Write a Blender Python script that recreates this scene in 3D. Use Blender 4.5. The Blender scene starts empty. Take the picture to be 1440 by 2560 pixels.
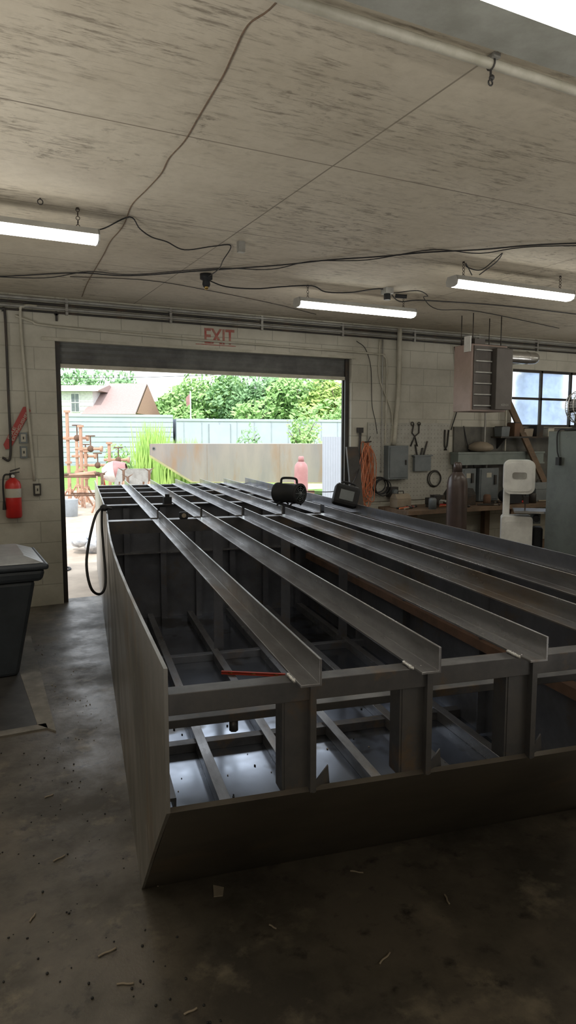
import bpy, bmesh, math, random
from mathutils import Vector, Matrix
random.seed(7)
R=random.random
def U(a,b): return a+(b-a)*R()
COL=bpy.context.scene.collection

# ------------------------------------------------------------------ materials
def nt(name):
    m=bpy.data.materials.new(name); m.use_nodes=True
    t=m.node_tree; b=t.nodes["Principled BSDF"]; return m,t,b
def mat(name,c,rough=.6,metal=0,c2=None,scale=6,fac=(.4,.65),bump=0,stretch=(1,1,1),c3=None,scale3=2,fac3=(.5,.7),emis=None,spec=.5,trans=0,rough2=None,c4=None,scale4=30,fac4=(.55,.7),detail=6):
    m,t,b=nt(name); N=t.nodes; L=t.links
    b.inputs["Base Color"].default_value=(*c,1); b.inputs["Roughness"].default_value=rough
    b.inputs["Metallic"].default_value=metal; b.inputs["Specular IOR Level"].default_value=spec
    if trans: b.inputs["Transmission Weight"].default_value=trans
    if emis:
        b.inputs["Emission Color"].default_value=(*emis[0],1); b.inputs["Emission Strength"].default_value=emis[1]
    tc=N.new("ShaderNodeTexCoord"); mp=N.new("ShaderNodeMapping"); mp.inputs["Scale"].default_value=stretch
    L.new(tc.outputs["Object"],mp.inputs["Vector"])
    def noise(sc,f):
        n=N.new("ShaderNodeTexNoise"); n.inputs["Scale"].default_value=sc; n.inputs["Detail"].default_value=detail; n.inputs["Roughness"].default_value=.65
        L.new(mp.outputs[0],n.inputs["Vector"])
        r=N.new("ShaderNodeMapRange"); r.inputs["From Min"].default_value=f[0]; r.inputs["From Max"].default_value=f[1]
        L.new(n.outputs["Fac"],r.inputs["Value"]); return n,r
    if c2 is None: c2=tuple(x*.8 for x in c)
    n,r=noise(scale,fac)
    mx=N.new("ShaderNodeMix"); mx.data_type='RGBA'
    mx.inputs["A"].default_value=(*c,1); mx.inputs["B"].default_value=(*c2,1)
    L.new(r.outputs[0],mx.inputs["Factor"]); out=mx.outputs["Result"]
    for cc,ss,ff in ((c3,scale3,fac3),(c4,scale4,fac4)):
        if cc:
            n3,r3=noise(ss,ff)
            m3=N.new("ShaderNodeMix"); m3.data_type='RGBA'; m3.inputs["B"].default_value=(*cc,1)
            L.new(out,m3.inputs["A"]); L.new(r3.outputs[0],m3.inputs["Factor"]); out=m3.outputs["Result"]
    L.new(out,b.inputs["Base Color"])
    if rough2 is not None:
        rr=N.new("ShaderNodeMapRange"); rr.inputs["To Min"].default_value=rough; rr.inputs["To Max"].default_value=rough2
        L.new(r.outputs[0],rr.inputs["Value"]); L.new(rr.outputs[0],b.inputs["Roughness"])
    if bump:
        bp=N.new("ShaderNodeBump"); bp.inputs["Strength"].default_value=bump; bp.inputs["Distance"].default_value=.01
        L.new(n.outputs["Fac"],bp.inputs["Height"]); L.new(bp.outputs[0],b.inputs["Normal"])
    return m

def block_mat(name,c,dirt,axis='X'):
    m,t,b=nt(name); N=t.nodes; L=t.links
    g=N.new("ShaderNodeNewGeometry"); s=N.new("ShaderNodeSeparateXYZ"); L.new(g.outputs["Position"],s.inputs[0])
    cb=N.new("ShaderNodeCombineXYZ"); L.new(s.outputs[0 if axis=='X' else 1],cb.inputs[0]); L.new(s.outputs[2],cb.inputs[1])
    br=N.new("ShaderNodeTexBrick"); br.inputs["Scale"].default_value=1; br.inputs["Brick Width"].default_value=.406
    br.inputs["Row Height"].default_value=.203; br.inputs["Mortar Size"].default_value=.005; br.inputs["Mortar Smooth"].default_value=.5
    br.inputs["Color1"].default_value=(*c,1); br.inputs["Color2"].default_value=(*[x*.94 for x in c],1); br.inputs["Mortar"].default_value=(*[x*.70 for x in c],1)
    L.new(cb.outputs[0],br.inputs["Vector"])
    n=N.new("ShaderNodeTexNoise"); n.inputs["Scale"].default_value=1.7; n.inputs["Detail"].default_value=9; n.inputs["Roughness"].default_value=.7
    L.new(g.outputs["Position"],n.inputs["Vector"])
    r=N.new("ShaderNodeMapRange"); r.inputs["From Min"].default_value=.42; r.inputs["From Max"].default_value=.72; r.inputs["To Max"].default_value=.75
    L.new(n.outputs["Fac"],r.inputs["Value"])
    mx=N.new("ShaderNodeMix"); mx.data_type='RGBA'; mx.inputs["B"].default_value=(*dirt,1)
    L.new(br.outputs["Color"],mx.inputs["A"]); L.new(r.outputs[0],mx.inputs["Factor"])
    L.new(mx.outputs["Result"],b.inputs["Base Color"]); b.inputs["Roughness"].default_value=.75
    n2=N.new("ShaderNodeTexNoise"); n2.inputs["Scale"].default_value=60; n2.inputs["Detail"].default_value=4
    L.new(g.outputs["Position"],n2.inputs["Vector"])
    ad=N.new("ShaderNodeMath"); ad.operation='MULTIPLY_ADD'; ad.inputs[1].default_value=.25
    inv=N.new("ShaderNodeMath"); inv.operation='SUBTRACT'; inv.inputs[0].default_value=1; L.new(br.outputs["Fac"],inv.inputs[1])
    L.new(n2.outputs["Fac"],ad.inputs[0]); L.new(inv.outputs[0],ad.inputs[2])
    bp=N.new("ShaderNodeBump"); bp.inputs["Strength"].default_value=.5; bp.inputs["Distance"].default_value=.005
    L.new(ad.outputs[0],bp.inputs["Height"]); L.new(bp.outputs[0],b.inputs["Normal"])
    return m

def ceiling_mat():
    m,t,b=nt("painted_plywood"); N=t.nodes; L=t.links
    g=N.new("ShaderNodeNewGeometry")
    mp=N.new("ShaderNodeMapping"); mp.inputs["Location"].default_value=(-1.75,-3.0,0); L.new(g.outputs["Position"],mp.inputs[0])
    br=N.new("ShaderNodeTexBrick"); br.offset=0; br.inputs["Scale"].default_value=1; br.inputs["Brick Width"].default_value=2.44
    br.inputs["Row Height"].default_value=1.2; br.inputs["Mortar Size"].default_value=.005; br.inputs["Mortar Smooth"].default_value=.2
    br.inputs["Color1"].default_value=(.66,.60,.485,1); br.inputs["Color2"].default_value=(.60,.545,.445,1); br.inputs["Mortar"].default_value=(.2,.17,.13,1)
    L.new(mp.outputs[0],br.inputs["Vector"])
    def nz(stretch,sc,f0,f1,to,det=8):
        q=N.new("ShaderNodeMapping"); q.inputs["Scale"].default_value=stretch; L.new(g.outputs["Position"],q.inputs[0])
        n=N.new("ShaderNodeTexNoise"); n.inputs["Scale"].default_value=sc; n.inputs["Detail"].default_value=det; n.inputs["Roughness"].default_value=.7
        L.new(q.outputs[0],n.inputs["Vector"])
        r=N.new("ShaderNodeMapRange"); r.inputs["From Min"].default_value=f0; r.inputs["From Max"].default_value=f1; r.inputs["To Max"].default_value=to
        L.new(n.outputs["Fac"],r.inputs["Value"]); return r.outputs[0]
    def lay(prev,fac,col,mask=None):
        if mask is not None:
            mu=N.new("ShaderNodeMath"); mu.operation='MULTIPLY'; L.new(fac,mu.inputs[0]); L.new(mask,mu.inputs[1]); fac=mu.outputs[0]
        mx=N.new("ShaderNodeMix"); mx.data_type='RGBA'; mx.inputs["B"].default_value=(*col,1)
        L.new(prev,mx.inputs["A"]); L.new(fac,mx.inputs["Factor"]); return mx.outputs["Result"]
    o=lay(br.outputs["Color"],nz((1,1,1),.9,.38,.66,.65,9),(.43,.375,.28))
    o=lay(o,nz((1,1,1),22,.45,.7,.25,5),(.36,.32,.25))
    mask=nz((.7,1,1),1.5,.43,.57,1,5)
    o=lay(o,nz((1.6,10,1),5,.50,.64,.8,10),(.19,.16,.12),mask)
    mask2=nz((1,1,1.7),1.1,.50,.62,1,5)
    o=lay(o,nz((1,1.4,1),14,.55,.64,.75,8),(.15,.125,.09),mask2)
    L.new(o,b.inputs["Base Color"]); b.inputs["Roughness"].default_value=.7
    n=N.new("ShaderNodeTexNoise"); n.inputs["Scale"].default_value=1.2; n.inputs["Detail"].default_value=5; L.new(g.outputs["Position"],n.inputs["Vector"])
    bp=N.new("ShaderNodeBump"); bp.inputs["Strength"].default_value=.6; bp.inputs["Distance"].default_value=.05
    L.new(n.outputs["Fac"],bp.inputs["Height"]); L.new(bp.outputs[0],b.inputs["Normal"])
    return m

M={}
M['block']=block_mat("painted_block",(.52,.505,.435),(.31,.29,.235))
M['blockY']=block_mat("painted_block_side",(.52,.505,.435),(.31,.29,.235),'Y')
M['ceil']=ceiling_mat()
M['floor']=mat("oily_concrete",(.125,.108,.086),.34,0,(.055,.048,.039),1.9,(.40,.60),.7,c3=(.20,.172,.128),scale3=4,fac3=(.56,.70),c4=(.04,.035,.03),scale4=11,fac4=(.56,.68),rough2=.6,detail=10)
M['apron']=mat("outdoor_concrete",(.55,.46,.37),.9,0,(.38,.31,.25),1.5,(.4,.65),.2)
M['grassg']=mat("lawn",(.25,.42,.08),.9,0,(.14,.28,.05),4)
M['steel']=mat("mill_steel",(.20,.205,.23),.30,.6,(.115,.12,.14),3,(.35,.65),.08,c3=(.18,.14,.105),scale3=4,fac3=(.56,.72),rough2=.46,detail=9)
M['beam']=mat("dark_beam_steel",(.115,.11,.11),.34,.6,(.07,.07,.075),5,(.38,.62),.1,c3=(.16,.11,.07),scale3=7,fac3=(.56,.72),rough2=.5)
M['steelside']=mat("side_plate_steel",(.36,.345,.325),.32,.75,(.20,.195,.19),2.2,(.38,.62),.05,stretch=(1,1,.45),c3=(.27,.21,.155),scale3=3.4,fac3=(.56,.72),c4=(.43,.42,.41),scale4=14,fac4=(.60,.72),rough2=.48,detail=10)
M['steeldark']=mat("dark_primed_steel",(.055,.052,.05),.5,.4,(.035,.033,.032),3,c3=(.09,.06,.04),scale3=4)
M['rake']=mat("bow_plate_steel",(.10,.088,.074),.45,.3,(.06,.052,.046),3,c3=(.14,.105,.07),scale3=2.5,fac3=(.55,.72),detail=9)
M['bright']=mat("bottom_plate_steel",(.33,.365,.43),.12,.95,(.22,.24,.285),1.5,(.38,.62),.02,c3=(.07,.066,.062),scale3=1.3,fac3=(.54,.60),rough2=.24,detail=4)
M['angle']=mat("angle_iron",(.31,.31,.32),.27,.75,(.17,.165,.17),8,(.4,.65),.08,stretch=(1,.3,1),c3=(.24,.175,.115),scale3=3,fac3=(.55,.70),rough2=.40,detail=9)
M['weld']=mat("weld_metal",(.6,.6,.6),.35,.7)
M['rust']=mat("rust",(.17,.095,.06),.8,.1,(.10,.06,.04),6)
M['rustplate']=mat("weathered_plate",(.30,.262,.235),.6,.1,(.24,.22,.21),1.2,(.4,.6),0,stretch=(1.5,1,.35),c3=(.28,.19,.13),scale3=1.6,fac3=(.50,.7))
M['rustseam']=mat("weld_line",(.26,.20,.16),.6)
M['rakeyellow']=mat("rake_underside",(.38,.36,.18),.7,0,(.30,.28,.16),2)
M['white']=mat("white_enamel",(.78,.78,.75),.4)
M['cream']=mat("cream_paint",(.48,.46,.39),.5,0,(.36,.34,.27),6)
M['soffit']=mat("soffit_paint",(.33,.335,.30),.6,0,(.25,.25,.22),6)
M['conduit']=mat("conduit_grey",(.36,.36,.34),.45,.3,(.25,.24,.22),6)
M['black']=mat("black_rubber",(.015,.015,.017),.6)
M['blackpl']=mat("black_plastic",(.018,.02,.022),.6,0,(.026,.026,.03),9,spec=.3)
M['grey']=mat("grey_enamel",(.17,.19,.20),.45,.1,(.12,.14,.15),5)
M['dgrey']=mat("dark_slats",(.22,.225,.22),.5,.4,(.14,.14,.14),4)
M['red']=mat("red_paint",(.55,.025,.02),.35,0,(.42,.02,.02),5)
M['levelred']=mat("level_red",(.50,.06,.03),.5)
M['redfade']=mat("faded_red_paint",(.36,.085,.07),.7,0,(.36,.20,.16),14,(.42,.6))
M['lens']=mat("lit_lens",(.9,.9,.88),.4,emis=((1,.97,.88),9.0))
M['lamp']=mat("lamp_housing",(.5,.5,.48),.4,.1)
M['binbody']=mat("bin_plastic",(.045,.055,.07),.5,0,(.034,.042,.055),8)
M['binlid']=mat("bin_lid_plastic",(.32,.335,.35),.35,0,(.24,.25,.27),8)
M['glass']=mat("window_glass",(.85,.92,1),.08,0,trans=1.0,spec=.3)
M['orange']=mat("orange_cord",(.58,.19,.085),.5)
M['pegboard']=mat("pegboard",(.42,.415,.37),.6,0,(.33,.32,.28),5)
M['wood']=mat("bench_wood",(.17,.11,.07),.7,0,(.10,.07,.045),6,stretch=(1,6,1))
M['sidingw']=mat("siding",(.72,.70,.70),.7)
M['roof']=mat("shingles",(.42,.31,.29),.9,0,(.36,.26,.245),12)
M['brick']=mat("brick_gable",(.46,.26,.20),.9,0,(.38,.22,.17),12)
M['leaf']=mat("leaves",(.38,.58,.22),.7,0,(.25,.45,.15),.8,(.35,.65))
M['leafy']=mat("yellow_leaves",(.50,.64,.20),.7,0,(.39,.55,.16),.8,(.35,.65))
M['leafd']=mat("dark_leaves",(.28,.47,.22),.7,0,(.20,.36,.17),.8,(.35,.65))
M['bark']=mat("bark",(.15,.11,.08),.9)
M['reed']=mat("reeds",(.42,.62,.16),.7,0,(.28,.48,.11),2)
M['trailer']=mat("trailer_skin",(.45,.49,.55),.5,.0,(.40,.44,.50),1)
M['rib']=mat("trailer_rib",(.35,.39,.45),.6)
M['blued']=mat("panel_seam",(.27,.31,.36),.6)
M['shed']=mat("shed_blue",(.42,.52,.68),.6)
M['gasbrown']=mat("brown_cylinder_paint",(.075,.052,.046),.3,0,(.055,.04,.036),4)
M['gaspink']=mat("faded_red_cylinder",(.42,.22,.21),.5,0,(.36,.17,.17),4)
M['brass']=mat("brass",(.5,.35,.12),.35,.9)
M['heater']=mat("heater_tan",(.36,.27,.24),.5,.05,(.29,.22,.19),4)
M['heaterd']=mat("heater_brown",(.10,.088,.08),.5,.1)
M['duct']=mat("galvanised_duct",(.6,.6,.6),.25,.95)
M['cab']=mat("cabinet_green_grey",(.12,.135,.12),.45,.1,(.085,.095,.085),5,c3=(.20,.19,.16),scale3=20,fac3=(.66,.7))
M['sooty']=mat("sooty_board",(.07,.07,.066),.7,0,(.13,.125,.11),3,(.4,.6))
M['trough']=mat("trough_green_grey",(.22,.255,.24),.45,.1,(.17,.2,.19),5)
M['plastic']=mat("plastic_bag",(.7,.72,.75),.3,0,(.3,.32,.36),9)
M['concr']=mat("pale_concrete",(.22,.205,.18),.7,0,(.13,.12,.105),6)
M['plate']=mat("chequer_plate",(.06,.058,.055),.45,.5,(.1,.095,.09),5)
M['pallet']=mat("lumber",(.42,.26,.18),.9,0,(.30,.18,.13),5)
M['tan']=mat("scrap_tan",(.30,.25,.19),.7)
M['bluepail']=mat("pale_pail",(.45,.53,.62),.5)
M['orangerust']=mat("orange_rust_paint",(.50,.30,.21),.7,0,(.40,.24,.16),5)

# ------------------------------------------------------------------ mesh builder
class MB:
    def __init__(s): s.v=[];s.f=[];s.mi=[];s.sm=[];s.mats=[];s.T=Matrix.Identity(4)
    def add(s,vs,fs,m,sm=False):
        o=len(s.v); s.v+=[s.T@Vector(p) for p in vs]
        if m not in s.mats: s.mats.append(m)
        k=s.mats.index(m)
        for f in fs: s.f.append([i+o for i in f]); s.mi.append(k); s.sm.append(sm)
        return s
    def box(s,x0,y0,z0,x1,y1,z1,m):
        return s.add([(x0,y0,z0),(x1,y0,z0),(x1,y1,z0),(x0,y1,z0),(x0,y0,z1),(x1,y0,z1),(x1,y1,z1),(x0,y1,z1)],
            [(0,3,2,1),(4,5,6,7),(0,1,5,4),(1,2,6,5),(2,3,7,6),(3,0,4,7)],m)
    def frustum(s,cx,cy,z0,z1,a0,b0,a1,b1,m):
        return s.add([(cx-a0,cy-b0,z0),(cx+a0,cy-b0,z0),(cx+a0,cy+b0,z0),(cx-a0,cy+b0,z0),(cx-a1,cy-b1,z1),(cx+a1,cy-b1,z1),(cx+a1,cy+b1,z1),(cx-a1,cy+b1,z1)],
            [(0,3,2,1),(4,5,6,7),(0,1,5,4),(1,2,6,5),(2,3,7,6),(3,0,4,7)],m)
    def prism(s,poly,ex,m):
        n=len(poly); ex=Vector(ex); a=[Vector(p) for p in poly]; b=[p+ex for p in a]
        return s.add(a+b,[list(range(n))[::-1],[i+n for i in range(n)]]+[(i,(i+1)%n,(i+1)%n+n,i+n) for i in range(n)],m)
    def cyl(s,p0,p1,r,m,r1=None,n=16):
        p0=Vector(p0);p1=Vector(p1); r1=r if r1 is None else r1
        d=(p1-p0).normalized(); a=d.orthogonal().normalized(); b=d.cross(a)
        vs=[];
        for p,q in((p0,r),(p1,r1)):
            for i in range(n):
                t=2*math.pi*i/n; vs.append(p+a*q*math.cos(t)+b*q*math.sin(t))
        s.add(vs,[(i,(i+1)%n,(i+1)%n+n,i+n) for i in range(n)],m,True)
        s.add(vs[:n],[list(range(n))[::-1]],m); s.add(vs[n:],[list(range(n))],m); return s
    def tube(s,pts,r,m,n=8,closed=False):
        P=[Vector(p) for p in pts]; k=len(P); vs=[];a=None
        for i,p in enumerate(P):
            if closed: d=(P[(i+1)%k]-P[i-1])
            else: d=(P[min(i+1,k-1)]-P[max(i-1,0)])
            d=d.normalized()
            if a is None: a=d.orthogonal().normalized()
            else:
                a=(a-d*a.dot(d)); a=a.normalized() if a.length>1e-6 else d.orthogonal().normalized()
            b=d.cross(a)
            for j in range(n):
                t=2*math.pi*j/n; vs.append(p+(a*math.cos(t)+b*math.sin(t))*r)
        fs=[]
        for i in range(k if closed else k-1):
            i2=(i+1)%k
            for j in range(n): fs.append((i*n+j,i*n+(j+1)%n,i2*n+(j+1)%n,i2*n+j))
        if not closed: fs+= [list(range(n))[::-1],[(k-1)*n+j for j in range(n)]]
        return s.add(vs,fs,m,True)
    def torus(s,c,Rr,r,nrm,m,n=24,k=8):
        c=Vector(c);d=Vector(nrm).normalized();a=d.orthogonal().normalized();b=d.cross(a)
        return s.tube([c+(a*math.cos(2*math.pi*i/n)+b*math.sin(2*math.pi*i/n))*Rr for i in range(n)],r,m,k,True)
    def lathe(s,prof,c,m,axis=(0,0,1),n=24):
        c=Vector(c);d=Vector(axis).normalized();a=d.orthogonal().normalized();b=d.cross(a);vs=[]
        for r,z in prof:
            for i in range(n):
                t=2*math.pi*i/n; vs.append(c+d*z+(a*math.cos(t)+b*math.sin(t))*max(r,1e-4))
        fs=[]
        for q in range(len(prof)-1):
            for i in range(n): fs.append((q*n+i,q*n+(i+1)%n,(q+1)*n+(i+1)%n,(q+1)*n+i))
        return s.add(vs,fs,m,True)
    def sph(s,c,r,m,sc=(1,1,1),n=12):
        c=Vector(c);vs=[];fs=[];k=n//2
        for i in range(k+1):
            th=math.pi*i/k
            for j in range(n):
                ph=2*math.pi*j/n
                vs.append(c+Vector((r*sc[0]*math.sin(th)*math.cos(ph),r*sc[1]*math.sin(th)*math.sin(ph),r*sc[2]*math.cos(th))))
        for i in range(k):
            for j in range(n): fs.append((i*n+j,(i+1)*n+j,(i+1)*n+(j+1)%n,i*n+(j+1)%n))
        return s.add(vs,fs,m,True)
    def make(s,name,parent=None,world=True,bevel=0,label=None,cat=None,group=None,kind=None,merge=True,origin=None,solid=0):
        Mi=Matrix.Identity(4)
        loc=None
        if parent is not None:
            if world: Mi=TM[parent.name].inverted()
        elif kind!='structure' and world:
            if origin is None:
                xs=[p.x for p in s.v];ys=[p.y for p in s.v];zs=[p.z for p in s.v]
                origin=((min(xs)+max(xs))/2,(min(ys)+max(ys))/2,min(zs))
            loc=Vector(origin); Mi=Matrix.Translation(-loc)
        me=bpy.data.meshes.new(name); me.from_pydata([Mi@p for p in s.v],[],s.f)
        for m in s.mats: me.materials.append(m)
        for i,p in enumerate(me.polygons): p.material_index=s.mi[i]; p.use_smooth=s.sm[i]
        if merge:
            bm=bmesh.new(); bm.from_mesh(me); bmesh.ops.remove_doubles(bm,verts=bm.verts,dist=1e-5)
            bmesh.ops.recalc_face_normals(bm,faces=bm.faces); bm.to_mesh(me); bm.free()
        o=bpy.data.objects.new(name,me); COL.objects.link(o)
        if parent is not None: o.parent=parent
        elif loc is not None: o.location=loc
        if solid:
            q=o.modifiers.new("t",'SOLIDIFY'); q.thickness=solid
        if bevel:
            q=o.modifiers.new("b",'BEVEL'); q.width=bevel; q.segments=2; q.limit_method='ANGLE'
        tag(o,label,cat,group,kind); return o
TM={}
def tag(o,label=None,cat=None,group=None,kind=None):
    if label:o["label"]=label
    if cat:o["category"]=cat
    if group:o["group"]=group
    if kind:o["kind"]=kind
def thing(name,label,cat,loc=(0,0,0),rz=0,group=None):
    e=bpy.data.objects.new(name,None); e.empty_display_size=.1; COL.objects.link(e)
    e.location=loc; e.rotation_euler=(0,0,rz)
    TM[e.name]=Matrix.Translation(loc)@Matrix.Rotation(rz,4,'Z'); tag(e,label,cat,group); return e
def dup(e,loc,label=None,rz=None):
    n=e.copy(); COL.objects.link(n); n.location=loc
    if rz is not None: n.rotation_euler=(0,0,rz)
    if label: n["label"]=label
    for c in e.children:
        k=c.copy(); COL.objects.link(k); k.parent=n
    TM[n.name]=Matrix.Translation(loc); return n
def sp(pts,n=6):
    P=[Vector(p) for p in pts]; P=[P[0]*2-P[1]]+P+[P[-1]*2-P[-2]]; o=[]
    for i in range(1,len(P)-2):
        a,b,c,d=P[i-1:i+3]
        for k in range(n):
            t=k/n; o.append(.5*((2*b)+(c-a)*t+(2*a-5*b+4*c-d)*t*t+(-a+3*b-3*c+d)*t**3))
    o.append(P[-2]); return o
def text(txt,w,hh,mtx,m,name,parent=None,label=None,cat=None,bold=.01,kind=None):
    cu=bpy.data.curves.new(name,'FONT'); cu.body=txt; cu.size=1; cu.offset=bold; cu.extrude=.004
    to=bpy.data.objects.new("t",cu); me=bpy.data.meshes.new_from_object(to); bpy.data.objects.remove(to)
    xs=[v.co.x for v in me.vertices];ys=[v.co.y for v in me.vertices]
    x0,x1,y0,y1=min(xs),max(xs),min(ys),max(ys)
    mb=MB(); mb.T=mtx
    mb.add([((v.co.x-(x0+x1)/2)/(x1-x0)*w,(v.co.y-(y0+y1)/2)/(y1-y0)*hh,v.co.z*.3) for v in me.vertices],[list(p.vertices) for p in me.polygons],m)
    return mb.make(name,parent,label=label,cat=cat,kind=kind)
def wallm(x,y,z,roll=0): # faces -Y
    return Matrix.Translation((x,y,z))@Matrix.Rotation(math.pi/2,4,'X')@Matrix.Rotation(roll,4,'Z')

# ------------------------------------------------------------------ room
ZC=2.9; YW=6.83; X0,X1,YB=-2.6,10.6,-4.2
def st(name,*b,m):
    mb=MB(); mb.box(*b,m); return mb.make(name,kind='structure')
st("floor",X0-.2,YB-.2,-.2,X1+.2,YW+.2,0,m=M['floor'])
st("ceiling",X0-.2,YB-.2,ZC,X1+.2,YW+.2,ZC+.12,m=M['ceil'])
DX0,DX1,DZ=1.0,4.25,2.5; WX0,WX1,WZ0,WZ1=6.72,9.0,1.75,2.5
mb=MB()
t=.2
for b in [(X0-.2,0,DX0,ZC),(DX0,DZ,DX1,ZC),(DX1,0,WX0,ZC),(WX0,0,WX1,WZ0),(WX0,WZ1,WX1,ZC),(WX1,0,X1+.2,ZC)]:
    mb.box(b[0],YW,b[1],b[2],YW+t,b[3],M['block'])
mb.make("wall_back",kind='structure',merge=False)
st("wall_left",X0-.2,YB,0,X0,YW,ZC,m=M['blockY'])
st("wall_right",X1,YB,0,X1+.2,YW,ZC,m=M['blockY'])
st("wall_front",X0-.2,YB-.2,0,X1+.2,YB,ZC,m=M['block'])
st("trim_1",.3,1.62,2.875,X1,1.86,ZC,m=M['soffit'])
mb=MB()
for i in range(5):
    x=WX0+.02+i*(WX1-WX0-.04)/4; mb.box(x-.015,YW+.05,WZ0,x+.015,YW+.09,WZ1,M['steeldark'])
for z in (WZ0+.015,2.125,WZ1-.015): mb.box(WX0,YW+.05,z-.015,WX1,YW+.09,z+.015,M['steeldark'])
mb.box(WX0,YW+.065,WZ0,WX1,YW+.07,WZ1,M['glass'])
mb.make("window_1",kind='structure',merge=False)
mb=MB()
z=2.30
while z<2.56:
    mb.prism([(DX0,YW+.09,z),(DX0,YW+.075,z+.03),(DX0,YW+.09,z+.06),(DX0,YW+.10,z+.06),(DX0,YW+.10,z)],(DX1-DX0,0,0),M['dgrey']); z+=.06
mb.box(DX0,YW+.06,2.265,DX1,YW+.12,2.30,M['cream'])
for x in (DX0,DX1-.05): mb.box(x,YW+.05,0,x+.05,YW+.075,2.5,M['steeldark']); mb.box(x,YW+.11,0,x+.05,YW+.135,2.5,M['steeldark'])
mb.make("door_1",kind='structure',merge=False)
st("trim_2",DX0-.12,YW-.012,2.5,DX1+.05,YW,2.53,m=M['cream'])
mb=MB(); mb.box(-40,YW+.2,-.25,90,22,-.02,M['apron']); mb.box(-40,22,-.25,90,120,-.02,M['grassg']); mb.box(5.2,14.2,-.03,16,19,-.005,M['grassg'])
mb.make("floor_outside",kind='structure',merge=False)

# ------------------------------------------------------------------ barge
ba=math.radians(-9.9)
bg=thing("barge_hull","unfinished open steel barge hull section with welded angle iron deck frame","barge",(.428,1.447,0),ba)
W=1.88; LN=7.2; H=1.09; RK=.85; ZD=1.03
def side(x,name,bow,m):
    mb=MB(); us=[0,.2,.4,.6,.85,1.2,1.6,2.0,2.4,2.8,3.2,3.6,4.4,5.2,6.2,LN]; zs=5
    vs=[]
    for u in us:
        zb=max(0,.75*(1-u/RK))
        for k in range(zs+1):
            z=zb+(H-zb)*k/zs
            b=bow*math.sin(math.pi*min(u,3.35)/3.35)*(z/H)**2
            vs.append((x+b,u,z))
    fs=[]
    for i in range(len(us)-1):
        for k in range(zs): a=i*(zs+1)+k; fs.append((a,a+zs+1,a+zs+2,a+1))
    mb.add(vs,fs,m)
    return mb.make(name,bg,world=False,solid=.009)
side(0,"side_plate",-.035,M['steelside'])["label"]="long brushed steel side plate"
side(W,"side_plate",.0,M['steel'])["label"]="long grey steel side plate"
mb=MB(); mb.prism([(0,0,.75),(0,.85,0),(0,.86,.012),(0,.012,.757)],(W,0,0),M['rake'])
mb.make("rake_plate",bg,world=False,label="dark sloping bow plate")
mb=MB(); mb.box(0,.85,0,W,LN,.01,M['bright']); mb.make("bottom_plate",bg,world=False,label="shiny bare steel bottom plate")
def angle(name,x,u0,u1,z,m,w=.052,hh=.065,flip=-1,up=1,label=None,weld=False,t=.007):
    mb=MB()
    mb.prism([(x,u0,z),(x+flip*w,u0,z),(x+flip*w,u0,z+up*t),(x+flip*t,u0,z+up*t),(x+flip*t,u0,z+up*hh),(x,u0,z+up*hh)],(0,u1-u0,0),m)
    o=mb.make(name,bg,world=False,label=label,bevel=.0015)
    if weld:
        mb=MB()
        for i in range(8): mb.sph((x-w-.003,.0+i*.006+U(-.002,.002),z+.003),U(.004,.006),M['weld'],n=8)
        for i in range(4): mb.sph((x-w+i*.007,-.004+U(-.003,.003),z+.002),U(.004,.006),M['weld'],n=8)
        b_=mb.make("weld_bead",bg,world=False,merge=False); b_["kind"]="stuff"
    return o
AV=[.347,.655,.962,1.27,1.575]
for a in AV:
    angle("deck_stringer",a,-.05,3.33,ZD,M['angle'],weld=True)
    angle("deck_stringer",a,3.42,7.1,ZD,M['angle'])
def cross(name,u,z,m,d=.08,v0=0,v1=W,hh=.07,back=1):
    mb=MB(); t=.008
    mb.prism([(v0,u,z),(v0,u+back*d,z),(v0,u+back*d,z-t),(v0,u+back*t,z-t),(v0,u+back*t,z-hh),(v0,u,z-hh)],(v1-v0,0,0),m)
    return mb.make(name,bg,world=False,bevel=.0015)
cross("cross_beam",0,ZD-.001,M['beam'],.05,hh=.05)
cross("cross_beam",.22,.875,M['beam'],.05,hh=.022)
cross("cross_beam",3.34,ZD-.001,M['beam'],.1,hh=.09)
cross("cross_beam",3.25,.06,M['steel'],.06,hh=.05)
cross("cross_beam",1.85,.055,M['beam'],.06,hh=.045)
for u in (5.3,5.9,6.5,7.05): cross("cross_beam",u,ZD-.001,M['beam'],.08)
mb=MB(); mb.cyl((.20,.24,.82),(.20,.24,.854),.012,M['beam'],n=6); mb.make("bolt",bg,world=False,label="dark bolt under the beam")
mb=MB(); mb.box(0,4.6,.01,W,4.608,ZD-.002,M['steel'])
for i in range(6): x=.17+i*.31; mb.box(x,4.54,.01,x+.008,4.6,1.0,M['steel']); mb.box(x,4.535,.01,x+.05,4.542,1.0,M['steel'])
mb.box(0,4.5,.60,W,4.6,.61,M['angle']); mb.box(0,4.5,1.02,W,4.6,ZD-.002,M['beam'])
mb.make("bulkhead",bg,world=False,label="transverse steel bulkhead with vertical stiffeners",merge=False)
for i in (.35,.70,1.05,1.4,1.72):
    angle("bottom_stringer",i,.87,4.5,.07,M['angle'],.05,.06,flip=1,up=-1)
for a in AV+[1.82]:
    mb=MB(); x=a+.002
    mb.box(x-.074,.012,.749,x-.012,.020,.975,M['beam']); mb.box(x-.080,.014,.747,x-.073,.07,.975,M['beam'])
    mb.box(x-.016,-.009,.752,x-.001,.012,ZD+.0,M['beam']); mb.box(x-.008,.0,.745,x,.07,1.0,M['beam'])
    mb.prism([(x,.005,.752),(x+.045,.02,.742),(x+.040,.02,.80),(x,.005,.768)],(0,.005,0),M['beam'])
    mb.make("head_post",bg,world=False,merge=False)
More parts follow.
